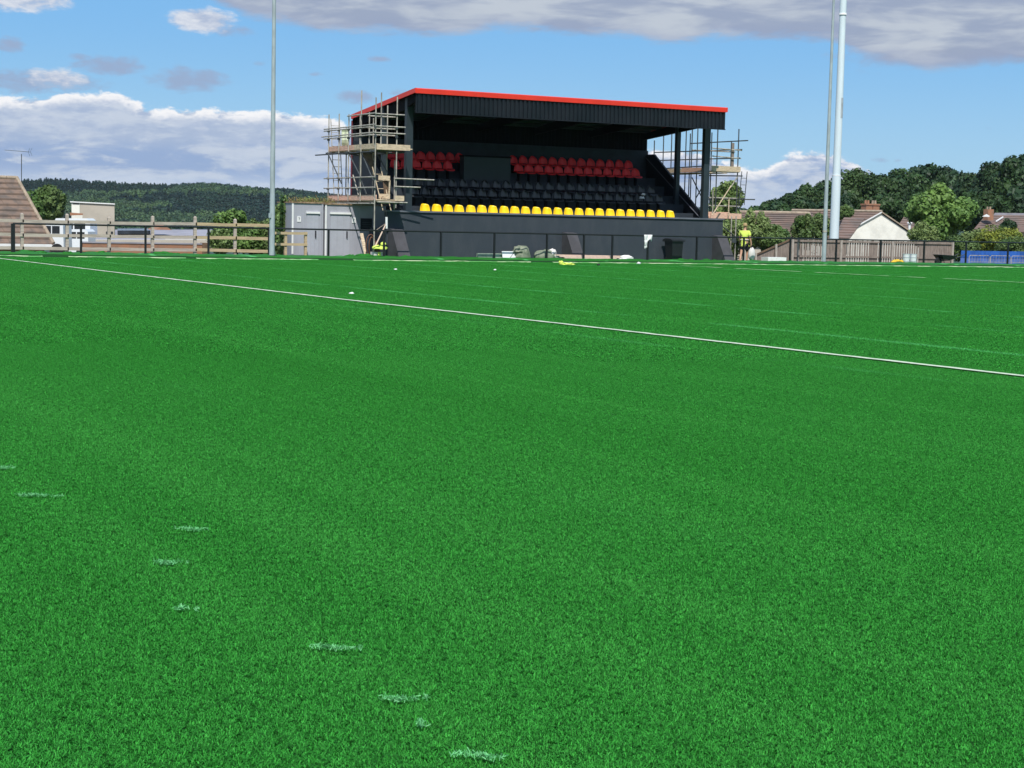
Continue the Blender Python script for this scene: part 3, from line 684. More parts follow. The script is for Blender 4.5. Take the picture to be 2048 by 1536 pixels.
for x0 in (GX0 - .07, GX1 + .03):
    MB().prism([(FY - .08, rz(FY) + .015), (69.1, rz(69.1) + .015), (69.1, rz(69.1) - .17), (FY - .08, rz(FY) - .17)], 'x', x0, x0 + .045).build('verge_trim', M['redtrim'], gs)
MB().prism([(FY + .02, rz(FY) - .01), (69.12, rz(69.12) - .01), (69.12, rz(69.12) - .06), (FY + .02, rz(FY) - .06)], 'x', GX0 - .02, GX1 + .02).build('roof_sheet', M['clad'], gs)
for i in range(6):
    x0 = GX0 + .12 + i * (GX1 - GX0 - .36) / 5
    MB().prism([(FY + .1, rz(FY) - .16), (69.0, rz(69) - .16), (69.0, rz(69) - .45), (64.2, rz(64.2) - .62), (FY + .1, rz(FY) - .40)], 'x', x0, x0 + .12).build('rafter', M['darkin'], gs)
for k in range(7):
    y = 63.2 + k * .92; box(GX0, GX1, y, y + .07, rz(y) - .17, rz(y) - .07).build('purlin', M['postpaint'], gs)
for x0, x1 in ((29.97, 30.25), (44.60, 44.90)):
    box(x0, x1, 63.80, 64.02, 1.34, rz(63.9) - .17).build('post', M['postpaint'], gs)
for x0 in (GX1 - .33, GX0 + .05): box(x0, x0 + .2, 66.0, 66.2, 2.37, rz(66) - .17).build('post', M['postpaint'], gs)
# press box in the upper tier
pb = MB().box(aty(928, 330, 67.4).x, aty(1021, 333, 67.4).x, 67.4, 67.8, 2.95, 4.40); pb.build('press_box', M['panel'], gs)
box(aty(928, 330, 67.4).x - .04, aty(1021, 333, 67.4).x + .03, 67.36, 67.84, 4.40, 4.47).build('press_box_lid', M['darkin'], gs)

# seats -------------------------------------------------------------
def make_seat(m, dome=True):
    root = empty('stadium_seat', (0, 0, 0))
    b = MB()
    def back(u, v):
        s = 2 * u - 1; w = .225 * math.sqrt(max(.02, 1 - (.97 * v) ** 3.0)) if dome else .225 * (1 - .30 * v ** 3.0)
        z = (.46 + .36 * v if dome else .40 + .42 * v) - .05 * abs(s) ** 3 * v; y = .17 + .05 * v - .13 * s * s
        return (s * w, y, z)
    b.grid(10, 7, back); o = b.build('backrest', m, root, smooth=True, fixn=False)
    b = MB()
    def pan(u, v):
        s = 2 * u - 1; y = -.24 + .42 * v; z = .43 - .05 * math.sin(math.pi * min(1, v * 1.1)) * (1 - s * s) - (.07 * max(0, (.18 - v) / .18) ** 2)
        return (s * (.215 - .02 * (1 - v)), y, z + .02 * s * s)
    b.grid(8, 7, pan); p = b.build('seat_pan', m, root, smooth=True, fixn=False)
    q = MB().box(-.03, .03, -.02, .16, 0, .40); q.build('bracket', M['darkin'], root)
    for x in (o, p):
        md = x.modifiers.new('thick', 'SOLIDIFY'); md.thickness = .014
    return root
protos = {k: make_seat(M[m], k != 'yellow') for k, m in (('yellow', 'yelseat'), ('black', 'blkseat'), ('red', 'redseat'))}
used = set()
def seat_row(color, pxs, py, Y, z, rowname, group):
    X0 = aty(pxs[0], py, Y).x; X1 = aty(pxs[1], py + (pxs[1] - pxs[0]) * .035, Y).x; n = pxs[2]
    for i in range(n):
        x = X0 + (X1 - X0) * i / max(1, n - 1)
        if color in used: o = copytree(protos[color], (x, Y, z))
        else: o = protos[color]; o.location = (x, Y, z); used.add(color)
        o.name = 'stadium_seat'
        o.rotation_euler.z = R.uniform(-.05, .05); o.location.x += R.uniform(-.012, .012); o.location.z += R.uniform(-.008, .008)
        side, k = ('left', i) if i < (n + 1) // 2 else ('right', n - 1 - i)
        pos = ORD[k] + ' from the ' + side if k else side + 'most'
        tag(o, '%s seat, %s %s' % (color, pos, rowname), 'seat', group)
seat_row('yellow', (852, 1343, 24), 414, 64.55, 1.46, 'of the yellow front row', 'yellow seats along the front row')
seat_row('black', (829, 1318, 24), 383, 65.35, 2.18, 'of the lower black row', 'black seats in the middle rows')
seat_row('black', (838, 1303, 23), 366, 66.15, 2.58, 'of the upper black row', 'black seats in the middle rows')
seat_row('red', (791, 897, 6), 326, 67.75, 3.40, 'in lower row by the left post', 'red seats in the back rows')
seat_row('red', (783.5, 921, 8), 309, 68.55, 3.79, 'in back row left of press box', 'red seats in the back rows')
seat_row('red', (1039, 1273, 13), 336, 67.75, 3.40, 'in lower row right of press box', 'red seats in the back rows')
seat_row('red', (1027.6, 1259, 13), 319, 68.55, 3.79, 'in back row right of press box', 'red seats in the back rows')
p = aty(1285, 398, 65.2); cb = empty('cloth_bundle', p, 'small pale crumpled cloth bundle on a black seat at the right', 'cloth')
blob('cloth', p + Vector((-.03, 0, .02)), (.13, .1, .10), M['sheet'], cb, rough=.5, seed=3); blob('cloth', p + Vector((.05, .02, .17)), (.09, .08, .10), M['bag'], cb, rough=.5, seed=5)

# ------------------------------------------------------------------ scaffolds
TR = .027
def pole(par, nm, p, q, m='galv', r=TR): return MB().tube([p, q], r, 8).build(nm, M[m], par, smooth=True)
def boards(par, p0, p1, w, z, n, m='board', along='y'):
    for i in range(n):
        a = -w / 2 + w * (i + .5) / n; bw = w / n - .012; dz = R.uniform(-.006, .006)
        if along == 'y': box(p0[0] + a - bw / 2, p0[0] + a + bw / 2, p0[1], p1[1], z + dz, z + .038 + dz).build('deck_board', M[m], par)
        else: box(p0[0], p1[0], p0[1] + a - bw / 2, p0[1] + a + bw / 2, z + dz, z + .038 + dz).build('deck_board', M[m], par)
def coupler(par, p): box(p[0] - .045, p[0] + .045, p[1] - .045, p[1] + .045, p[2] - .04, p[2] + .04).build('coupler', M['galvold'], par)
sc = empty('scaffold', (28.8, 65, 0), 'tube scaffold with two board lifts wrapped around the left end of the stand', 'scaffold')
XO, YF = 28.10, 62.7
std = [(XO, YF, .02, 6.35), (XO, 64.11, 2.3, 6.7), (XO, 65.36, 2.3, 5.82), (XO, 66.37, 2.3, 5.88), (XO, 67.46, 2.3, 5.9)]
for x, y, z0, z1 in std: pole(sc, 'standard', (x, y, z0), (x, y, z1))
inner = [(29.02, YF, 2.05, 6.42), (29.25, 63.35, 2.0, 3.95), (28.35, 62.74, 4.3, 6.56), (29.13, 63.85, 2.3, 6.15), (28.36, 63.9, 4.4, 5.85), (29.12, 65.2, 2.3, 5.7), (29.1, 66.5, 2.3, 5.9), (28.9, 67.46, 2.3, 5.4)]
for x, y, z0, z1 in inner: pole(sc, 'standard', (x, y, z0), (x, y, z1))
for z, x1, m in ((5.72, 29.32, 'galv'), (5.24, 29.36, 'galv'), (4.98, 29.36, 'galv')):
    pole(sc, 'ledger', (XO - .06, YF - .05, z), (x1, YF - .05, z)); pole(sc, 'ledger', (28.3, 63.9, z - .02), (29.5, 63.9, z - .02))
for z, y_ in ((5.30, 62.6), (5.22, 61.9 + 1), (4.99, 62.6), (4.90, 62.9)): pole(sc, 'guard_rail', (XO - .05, y_, z), (XO - .05, 67.85 if z != 4.99 else 68.1, z))
pole(sc, 'guard_rail', (XO - .05, YF - .1, 5.74), (XO - .05, 65.4, 5.74))
for x, y in ((XO, 67.46), (XO, 66.37), (XO, 65.36), (XO, 64.11), (XO, YF), (29.02, YF)):
    for z in (5.2, 4.85, 3.25, 2.82): coupler(sc, (x - .02, y - .02, z))
# upper lift: boards, toe boards, transoms
boards(sc, (28.75, 62.75), (28.75, 67.7), 1.15, 4.33, 5, 'board', 'y'); boards(sc, (28.2, 63.05), (29.75, 63.05), .55, 4.375, 2, 'board', 'x')
for a, b in ((62.68, 64.9), (64.93, 67.6)): box(XO + .035, XO + .075, a, b, 4.37, 4.57).build('toe_board', M['boardpink' if a > 63 else 'board'], sc)
box(XO + .03, 29.58, YF - .075, YF - .035, 4.33, 4.55).build('toe_board', M['board'], sc)
for y in (62.95, 64.2, 65.3, 66.4, 67.4): pole(sc, 'transom', (XO - .15, y, 4.29), (29.5, y, 4.29), 'galvold')
pole(sc, 'ledger', (XO, YF, 4.25), (XO, 68.9, 4.25), 'galvold'); pole(sc, 'ledger', (29.35, YF, 4.25), (29.35, 67.8, 4.25), 'galvold')
# lower lift
boards(sc, (28.75, 62.75), (28.75, 67.6), 1.15, 2.30, 5, 'board', 'y'); boards(sc, (28.2, 62.95), (29.4, 62.95), .45, 2.345, 2, 'board', 'x')
for a, b in ((62.68, 64.08), (64.1, 65.2), (65.22, 66.3), (66.32, 67.55)): box(XO + .035, XO + .075, a, b, 2.34, 2.55).build('toe_board', M['boardpink'], sc)
box(28.95, 29.35, YF - .075, YF - .035, 2.33, 2.54).build('toe_board', M['board'], sc)
for y in (62.95, 64.2, 65.3, 66.4, 67.4): pole(sc, 'transom', (XO - .1, y, 2.25), (29.4, y, 2.25), 'galvold')
pole(sc, 'ledger', (XO - .05, YF, 2.21), (XO - .05, 68.0, 2.21)); pole(sc, 'ledger', (28.2, YF - .05, 2.27), (29.5, YF - .05, 2.27))
for z in (3.25, 2.84): pole(sc, 'guard_rail', (XO - .05, 62.6, z), (XO - .05, 67.8, z)); 
pole(sc, 'guard_rail', (28.9, YF - .05, 3.22), (30.55, YF - .3, 3.2)); pole(sc, 'guard_rail', (28.9, YF - .05, 2.9), (30.0, YF - .2, 2.89))
for p0, p1, Y0, Y1, m in (((655, 305), (683, 367), 67.4, 66.2, 'galvold'), ((698, 308), (722, 355), 65.3, 64.2, 'galvold'), ((706, 350), (717, 390), 65, 64.3, 'galv'), ((723, 306), (747, 362), 64.2, 62.9, 'galvold'), ((722, 360), (733, 388), 64.6, 64.0, 'galvold'), ((755, 309), (775, 345), 63.8, 63.6, 'galvold')):
    pole(sc, 'brace', aty(*p0, Y0), aty(*p1, Y1), m)
# loading hatch frame between the lifts
for y0, y1, z0 in ((351, 360, 0), (387, 397, 0)):
    a = aty(757, (y0 + y1) / 2, 63.1); b = aty(780, (y0 + y1) / 2 + 1, 62.75); MB().beam(a, b, .03, .19).build('hatch_board', M['board'], sc)
MB().beam(aty(779.5, 360, 62.8), aty(778, 388, 62.8), .05, .05).build('hatch_post', M['board'], sc)
MB().beam(aty(771, 361, 63.0), aty(774, 388, 63.0), .03, .24, side=(0, 1, 0)).build('hatch_panel', M['ply'], sc)
a, b, c_ = aty(728, 308, 65.5), aty(744, 309, 65.0), aty(752, 352, 64.2)
pw = [aty(724, 306, 64.5), aty(744, 308, 64.2), aty(751, 352, 63.8), aty(747, 345, 63.9)]
MB().add(pw + [v_ + Vector((0, .03, 0)) for v_ in pw], [(0, 1, 2, 3), (7, 6, 5, 4), (0, 4, 5, 1), (1, 5, 6, 2), (2, 6, 7, 3), (3, 7, 4, 0)]).build('plywood_sheet', M['ply'], sc)
def ladder(label, a, b, w, m, side, name='ladder'):
    a, b, side = Vector(a), Vector(b), Vector(side).normalized()
    o = empty(name, a, label, 'ladder', 'ladders on the scaffolds')
    for s in (-1, 1): MB().tube([a + side * s * w / 2, b + side * s * w / 2], .020, 6).build('stile', M[m], o)
    n = int((b - a).length / .27)
    for i in range(1, n):
        p_ = a.lerp(b, i / n); MB().tube([p_ - side * w / 2, p_ + side * w / 2], .013, 6).build('rung', M[m], o)
    return o
ladder('steel ladder rising behind the far left corner of the left scaffold', aty(677, 402, 67.2), aty(670, 238, 67.9), .38, 'galv', (1, 0, 0))
ladder('wooden ladder leaning from the front wall coping up to the left scaffold', aty(774, 421, 62.75), aty(753, 334, 63.3), .34, 'board', (1, -.1, 0))
# sheet of pale plastic tied to the rails
q = MB().grid(4, 6, lambda u, v: aty(683 + 13 * u, 258 + 33 * v, 66.6 + .06 * math.sin(v * 7) + .04 * math.sin(u * 9))); o = q.build('debris_sheet', mat('pale_debris_net', (.62, .68, .50), .8, var=.15)); 
o.modifiers.new('t', 'SOLIDIFY').thickness = .01; tag(o, 'pale green plastic sheet tied to the rails of the left scaffold', 'sheet')

sr = empty('scaffold', (46.3, 66.5, 0), 'tube scaffold with board lifts standing behind the right end of the stand', 'scaffold')
dark = 'galvold'
for px, pt_, Y, z0 in ((1436, 256, 64.5, 0), (1463, 284, 64.5, 4.2), (1478, 258, 64.5, 0), (1424, 265, 66.0, 0), (1396, 256, 66.4, 0), (1385, 256, 66.9, 0), (1381, 267, 67.2, 2), (1373, 256, 67.4, 0), (1344, 262, 68.6, 3.5), (1327.5, 272, 69.3, 3.5), (1309, 281, 70.0, 4)):
    a = aty(px, pt_, Y); pole(sr, 'standard', (a.x, a.y, z0 if z0 else .0), a, dark)
for p0, Y0, p1, Y1, m in (((1381, 287), 67.2, (1496, 281), 64.2, 'galvold'), ((1308, 305), 70.0, (1484, 299), 64.4, 'galvold'), ((1383, 300), 67.2, (1470, 304), 64.5, 'galv'), ((1316, 321), 69.8, (1480, 316), 64.4, 'galvold'), ((1425, 296), 64.6, (1484, 301), 64.45, 'galv'), ((1425, 312), 64.6, (1482, 317), 64.45, 'galv'),
                          ((1328, 337), 69.4, (1410, 332), 66.8, 'blackfence'), ((1330, 349), 69.4, (1420, 346), 66.5, 'galvold'), ((1398, 351), 66.6, (1485, 352), 64.4, 'galvold'), ((1405, 398), 66.0, (1510, 399), 64.2, 'galvold'), ((1418, 395), 64.6, (1474, 397), 64.5, 'galv'), ((1416, 411), 64.7, (1480, 413), 64.5, 'galv')):
    pole(sr, 'ledger', aty(*p0, Y0), aty(*p1, Y1), m)
for p0, p1, Y, m in (((1384, 355), (1402, 392), 66.5, 'galvold'), ((1404, 375), (1392, 396), 66.4, 'galvold'), ((1476, 352), (1462, 374), 64.5, 'galv'), ((1462, 372), (1424, 431), 63.95, 'board'), ((1444, 452), (1474, 476), 64.0, 'galvold')):
    pole(sr, 'brace', aty(*p0, Y), aty(*p1, Y), m)
a = aty(1423, 333, 64.45); b = aty(1480, 336, 64.45)
box(a.x, b.x, 64.40, 64.44, 4.10, 4.34).build('toe_board', M['board'], sr)
boards(sr, (a.x, 64.85), (b.x, 64.85), .75, 4.08, 3, 'board', 'x'); boards(sr, (46.4, 65.3), (46.4, 70.2), 1.1, 4.04, 4, 'board', 'y')
box(45.84, 45.88, 65.25, 67.4, 4.09, 4.30).build('toe_board', M['boardpink'], sr); box(45.84, 45.88, 67.42, 70.0, 4.09, 4.28).build('toe_board', M['board'], sr)
p = aty(1466, 286, 64.6); box(p.x - .07, p.x + .07, 64.58, 64.62, 4.12, p.z).build('upright_board', M['fenceboard'], sr)
a = aty(1420, 432, 64.45); b = aty(1480, 434, 64.45)
box(a.x, b.x + .03, 64.38, 64.42, 1.98, 2.22).build('toe_board', M['boardpink'], sr); boards(sr, (a.x, 64.85), (b.x, 64.85), .8, 1.95, 3, 'board', 'x'); box(a.x, b.x, 65.26, 65.30, 1.99, 2.28).build('toe_board', M['boardpink'], sr)
for px in (1463, 1472): pole(sr, 'standard', (aty(px, 440, 64.2).x, 64.2, .0), (aty(px, 440, 64.2).x, 64.2, 2.1))
pole(sr, 'brace', aty(1458, 395, 64.3), aty(1457, 432, 64.3), 'board'); pole(sr, 'standard', aty(1426, 380, 64.4), aty(1425, 428, 64.4), 'galv')
box(aty(1462, 480, 64.1).x, aty(1470, 480, 64.1).x, 64.0, 64.03, .9, 1.1).build('base_frame', M['galvold'], sr)
ladder('grey steel ladder leaning against the right scaffold', aty(1483, 410, 64.2), aty(1489, 343, 64.2), .30, 'galvold', (1, 0, 0))

# ------------------------------------------------------------------ portable cabins
def cabin(x0, x1, ztop, label, doors, signs, vent=None, seams=(), dep=2.4):
    o = empty('portable_cabin', ((x0 + x1) / 2, 66.4, 0), label, 'cabin', 'grey portable cabins'); y = 65.2
    box(x0, x1, y, y + dep, 0, ztop).build('body', M['cabin'], o)
    box(x0 - .03, x1 + .02, y - .05, y + dep + .05, ztop, ztop + .05).build('roof_edge', M['rust'], o)
    for xe in (x0, x1 - .07): box(xe, xe + .07, y - .03, y, 0, ztop).build('corner_post', M['white' if xe == x0 else 'cabin'], o)
    for a, b in doors:
        d = box(a, b, y - .018, y, .02, 1.72).build('door', M['cabindoor'], o)
        box(a - .04, b + .04, y - .07, y, 1.76, 1.84).build('door_canopy', M['white'], o)
        box(b - .15, b - .11, y - .07, y - .02, .80, 1.08).build('handle', M['dark'], d)
        for k in (.33, .66): box(a + (b - a) * k, a + (b - a) * k + .008, y - .024, y - .018, .05, 1.7).build('door_seam', M['cabin'], d)
    for a, z in signs:
        s_ = box(a, a + .16, y - .02, y - .001, z, z + .22).build('notice', M['white'], o)
        # pictogram strokes
        MB().tube([(a + .05, y - .024, z + .15), (a + .08, y - .024, z + .18), (a + .11, y - .024, z + .15), (a + .085, y - .024, z + .11), (a + .08, y - .024, z + .07)], .008, 5).build('pictogram', M['dark'], s_)
    for k in seams: box(k, k + .012, y - .006, y, .05, ztop - .05).build('panel_seam', M['cabindoor'], o)
    if vent:
        f_ = box(vent[0], vent[1], y - .05, y - .01, vent[2], vent[3]).build('window_frame', M['dark'], o)
        box(vent[0] + .05, vent[1] - .05, y - .062, y - .051, vent[2] + .07, vent[3] - .07).build('window_pane', M['glass'], f_)
        for k in range(3): box(vent[0] + .04, vent[1] - .04, y - .075, y - .063, vent[2] + .1 + k * .09, vent[2] + .12 + k * .09).build('window_bar', M['galvold'], f_)
    return o
cabin(25.6, 26.95, 2.17, 'narrow grey portable cabin with weeds on its roof, left of the wider cabin', [(26.25, 26.75)], [(25.83, 1.42)], seams=(25.95, 26.1), dep=1.5)
cabin(27.03, 29.72, 2.14, 'wide grey portable cabin with a small dark window, tucked under the left scaffold', [(27.28, 28.12)], [(28.22, 1.42)], (28.6, 29.1, 1.16, 1.62), seams=(28.2, 28.55, 29.2))
g = np.random.default_rng(5); n = 500
P_ = np.stack([g.uniform(25.7, 27.6, n), g.uniform(65.2, 66.5, n), 2.2 + np.abs(g.normal(0, .1, n))], 1); U = unit(g.normal(size=(n, 3)) * [.4, .4, 1]) * .05; V = unit(np.cross(U, g.normal(size=(n, 3)))) * .012
o = bpy.data.objects.new('roof_weeds', quads_mesh('roof_weeds', P_ - [26.4, 65.8, 2.2], U, V, g.uniform(0, 1, n), LEAF['weed'])); COL.objects.link(o); o.location = (26.4, 65.8, 2.2); tag(o, 'straggly green and brown weeds growing on the roof of the narrow cabin', 'weeds', kind='stuff')

# ------------------------------------------------------------------ black pitch fence
pf = empty('pitch_fence', (35, 62, 0), 'low black post and rail fence along the far side of the pitch', 'fence')
for px in (26, 162, 291, 417, 538, 657, 768, 882, 989, 1094, 1168, 1225, 1296, 1394, 1488, 1581, 1673, 1762, 1849, 1933, 2017, 2098):
    x = aty(px, 480, 62).x; w = .062 if px == 26 else .034
    box(x - w, x + w, 62 - w, 62 + w, 0, 1.15).build('post', M['blackfence'], pf)
xs = [aty(a, 470, 62).x for a in (26, 291, 538, 768, 989, 1225, 1488, 1762, 2017, 2200)]
for a, b in zip(xs, xs[1:]): MB().tube([(a, 62, 1.15), (b, 62, 1.15)], .032, 8).build('rail', M['blackfence'], pf, smooth=True)

# ------------------------------------------------------------------ timber post-and-rail fence, left
tf = empty('timber_fence', (20, 65, 0), 'weathered timber post and three rail fence at the left, behind the black fence', 'fence')
px_ = [(-44, 1.52), (44, 1.54), (134, 1.55), (218, 1.47), (305, 1.54), (390, 1.56), (470, 1.50)]
X_s = []
for k, (a, h) in enumerate(px_):
    x = aty(a, 460, 65).x; X_s.append(x); ww = .055
    MB().box(x - ww, x + ww, 64.95, 65.06, -.1, h - .05).add([(x - ww, 64.95, h - .05), (x + ww, 64.95, h - .05), (x + ww, 65.06, h - .05), (x - ww, 65.06, h - .05), (x, 65.0, h)], [(0, 1, 4), (1, 2, 4), (2, 3, 4), (3, 0, 4)]).build('post', M['rail'], tf)
X_s.append(aty(538, 460, 65).x)
for a, b in zip(X_s, X_s[1:]):
    for z in (1.24, .73, .24):
        dz = R.uniform(-.02, .02); MB().beam((a, 64.93, z + dz), (b + .05, 64.93, z + R.uniform(-.02, .02)), .04, .12).build('rail', M['rail' if b < 22 else 'railnew'], tf)
tf2 = empty('timber_fence', (25.7, 64.6, 0), 'short fresh timber fence end standing before the narrow cabin', 'fence')
xa, xb, xc = aty(548, 480, 64.6).x, aty(571, 480, 64.6).x, aty(611, 480, 64.6).x
for x in (xb, xc): box(x - .05, x + .05, 64.55, 64.65, -.1, 1.02).build('post', M['railnew'], tf2)
for z in (.96, .52): MB().beam((xa, 64.53, z), (xc + .05, 64.53, z), .04, .10).build('rail', M['railnew'], tf2)

# ------------------------------------------------------------------ boarded fence, right
bf = empty('boarded_fence', (57, 66.5, 0), 'old boarded timber fence with pale boards and gaps, behind the black fence at right', 'fence')
xL, xR = aty(1584, 500, 66.5).x, aty(1902, 500, 66.5).x; n = 66; pit = (xR - xL) / n
for i in range(n):
    x = xL + i * pit; px = 1584 + i * 318 / n
    pale = 1585 < px < 1650 or 1684 < px < 1724 or 1724 < px < 1800 and i % 2
    gap = .30 if (1590 < px < 1645 or 1684 < px < 1730 or (1745 < px < 1830)) else .06
    top = 1.10 + R.uniform(-.03, .02)
    box(x, x + pit * (1 - gap), 66.50, 66.522, -.35, top).build('fence_board', M['fencepale' if pale and i % 2 == 0 else 'fenceboard'], bf)
for z in (1.02, .28):
    for a, b in ((xL, xL + 3.3), (xL + 3.3, xL + 6.8), (xL + 6.8, xR)): MB().beam((a, 66.46, z), (b - .02, 66.46, z), .04, .09).build('rail', M['fenceboard'], bf)
for x in (xL - .02, xL + 2.95, xL + 6.2, xR + .05): box(x - .055, x + .055, 66.40, 66.51 - .012, -.35, 1.16).build('post', M['fencepale'], bf)
bf2 = empty('boarded_fence', (50.4, 66.5, 0), 'stepped down boarded fence sloping towards the worker in yellow', 'fence')
xs_, xe_ = aty(1502, 515, 66.4).x, xL - .12; n = 20
for i in range(n):
    x = xs_ + (xe_ - xs_) * i / n; u = (i + .5) / n; box(x, x + (xe_ - xs_) / n * .93, 66.50, 66.52, -.35, .22 + .86 * u).build('fence_board', M['fenceboard'], bf2)
MB().beam((xs_, 66.47, .20), (xe_, 66.47, 1.08), .06, .07).build('rail', M['ply'], bf2)
for u in (0.12, .62): x = xs_ + (xe_ - xs_) * u; box(x - .05, x + .05, 66.38, 66.44, -.35, .30 + .88 * u).build('post', M['fencepale'], bf2)

# ------------------------------------------------------------------ masts
def mast(label, base, r0_, r1_, h, m, extra=None):
    o = empty('floodlight_mast', base, label, 'mast', 'tall masts around the pitch'); b = Vector(base)
    MB().tube([b, b + UP * (h * .16)], [r0_, r0_ * .93], 20).build('lower_tube', M[m], o, smooth=True)
    MB().tube([b + UP * (h * .16), b + UP * h], [r0_ * .90, r1_], 20).build('upper_tube', M[m], o, smooth=True)
    MB().tube([b - UP * .02, b + UP * .05], [r0_ * 1.8, r0_ * 1.8], 16).build('base_plate', M['galvold'], o)
    return o
x = aty(544, 480, 61.7).x; o = mast('slim galvanised floodlight mast standing left of the cabins', (x, 61.7, .1), .105, .05, 14.5, 'galvmast')
box(x - .16, x - .08, 61.6, 61.68, 1.55, 1.72).build('junction_box', M['galvmast'], o)
x = aty(1649, 480, 61.7).x; o = mast('slim grey mast standing before the boarded fence, left of the thick white mast', (x, 61.7, .1), .098, .045, 14.5, 'galvmast')
MB().tube([(x, 61.7, 1.46), (x, 61.7, 1.54)], .105, 16).build('collar', M['galv'], o, smooth=True)
b = atd(1668, 480, 100); lo = Vector((b.x, b.y, 0)); zt = atd(1690, 0, 100).z
wm_ = empty('thick_mast', (b.x, b.y, ground_h(b.x, b.y)), 'thick white mast with a sleeve joint rising behind the boarded fence', 'mast', 'tall masts around the pitch')
z1 = atd(1672, 352, 100).z; z2 = atd(1688, 30, 100).z
MB().tube([(b.x, b.y, -3), (b.x, b.y, z1)], [.275, .255], 28).build('lower_tube', M['whitemast'], wm_, smooth=True)
MB().tube([(b.x, b.y, z1), (b.x, b.y, z2)], [.225, .185], 28).build('upper_tube', M['whitemast'], wm_, smooth=True)
MB().tube([(b.x, b.y, z1), (b.x, b.y, z1 + .05)], [.262, .262], 28).build('sleeve_ring', M['white'], wm_, smooth=True)
MB().tube([(b.x, b.y, z2), (b.x, b.y, z2 + .1)], [.235, .215], 28).build('sleeve_ring', M['white'], wm_, smooth=True)
MB().tube([(b.x, b.y, z2 + .1), (b.x, b.y, 17.5)], [.20, .18], 28).build('top_tube', M['whitemast'], wm_, smooth=True)
za, zb = atd(1680, 236, 100).z, atd(1682, 196, 100).z
MB().grid(6, 6, lambda u, v: (b.x + .222 * math.cos(math.radians(-100 + 75 * u * (1 - .4 * v))), b.y + .222 * math.sin(math.radians(-100 + 75 * u * (1 - .4 * v))), za + (zb - za) * v)).build('stain', M['maststain'], wm_, smooth=True, fixn=False)  # grey patch on one side of the upper tube

# ------------------------------------------------------------------ things along the wall
# wheelie bin
x0, x1 = 42.22, 42.78; wb = empty('wheelie_bin', (42.5, 62.9, 0), 'black wheelie bin standing against the grandstand front wall', 'bin')
b = MB(); b.add([(x0 + .04, 62.66, .06), (x1 - .02, 62.66, .06), (x1 - .02, 63.12, .06), (x0 + .04, 63.12, .06), (x0, 62.60, .92), (x1, 62.60, .92), (x1, 63.22, .92), (x0, 63.22, .92)], [(3, 2, 1, 0), (4, 5, 6, 7), (0, 1, 5, 4), (1, 2, 6, 5), (2, 3, 7, 6), (3, 0, 4, 7)]).build('body', M['binblk'], wb)
MB().prism([(62.54, .92), (62.54, .97), (62.7, 1.03), (63.1, 1.05), (63.3, .99), (63.3, .92)], 'x', x0 - .05, x1 + .06).build('lid', M['binblk'], wb)
MB().tube([(x0 - .08, 63.28, .93), (x1 + .05, 63.28, .93)], .02, 8).build('handle', M['binblk'], wb)
for xx in (x0 + .03, x1 - .07): MB().tube([(xx, 63.12, .11), (xx + .05, 63.12, .11)], .11, 16).build('wheel', M['tyre'], wb)
# cloth on fence post
p = aty(1297, 473, 61.93)
q = MB().grid(8, 8, lambda u, v: (p.x - .22 + .40 * u - .05 * v * (u - .6), 61.94 - .03 * math.sin(u * 8 + v * 2), 1.19 - (.33 + .14 * math.sin(u * 5 + 1)) * v)); q.grid(3, 6, lambda u, v: (p.x - .21 + .13 * u + .03 * v, 61.925 - .02 * math.sin(v * 6), .95 - .36 * v * (1 - .2 * u)))
o = q.build('white_cloth', M['sheet'], smooth=True, fixn=False); o.modifiers.new('t', 'SOLIDIFY').thickness = .012; tag(o, 'white torn cloth hanging over the rail of the black fence', 'cloth')
# sacks
p = aty(1042, 518, 62.7); sk = empty('rubble_sack', p, 'bulging grey green sack heaped against the wall beside the white board', 'sack', 'sacks by the wall')
blob('sack', p + Vector((0, 0, .12)), (.44, .32, .44), M['sack'], sk, rough=.22, seed=2, flat=.3); blob('sack_fold', p + Vector((-.22, -.1, .3)), (.22, .2, .22), M['sack'], sk, rough=.5, seed=6)
p = aty(1092, 518, 62.75); sk = empty('rubble_sack', p, 'low slumped pale sack leaning towards the middle buttress', 'sack', 'sacks by the wall')
blob('sack', p + Vector((-.05, 0, .1)), (.50, .28, .30), M['sack'], sk, rough=.25, seed=9, flat=.4); blob('sack_fold', p + Vector((.3, -.02, .15)), (.24, .2, .26), M['bag'], sk, rough=.5, seed=12, flat=.5)
a = aty(1006, 518, 62.5); b = aty(1034, 518, 62.5); o = MB().prism([(62.5, .05), (62.53, .05), (62.63, .40), (62.60, .40)], 'x', a.x, b.x).build('white_board', M['white']); tag(o, 'white board leaning against the wall before the grey green sack', 'board')
MB().beam((a.x + .3, 62.497, .1), (b.x - .1, 62.585, .35), .004, .02).build('crack', M['coping'], o)
a = aty(955, 514, 62.7); b = aty(1008, 515, 62.7); o = box(a.x, b.x, 62.66, 62.8, .08, .30).build('concrete_kerb', mat('grey_kerb', (.30, .36, .30), .9, var=.3)); tag(o, 'long pale grey kerb stone lying left of the white board', 'kerb stone')
a = aty(1111, 514, 62.5); b = aty(1245, 518, 62.5)
for k in range(3):
    o = MB().beam((a.x + .15 * k, 62.55 - .14 * k, .27 - .05 * k), (b.x - .25 * k, 62.5 - .14 * k, .25 - .05 * k), .10, .05).build('timber_length', M['timber']); tag(o, ['topmost pinkish timber length lying before the middle buttress', 'middle pinkish timber length of the three on the turf edge', 'front pinkish timber length of the three on the turf edge'][k], 'timber', 'timber lengths on the turf edge')
p = aty(1253, 520, 62.3); o = blob('plastic_sheeting', p + Vector((0, 0, .02)), (.40, .16, .17), M['sheet'], rough=.6, seed=4, flat=.3); tag(o, 'crumpled white plastic sheeting at the right end of the timber lengths', 'sheeting')
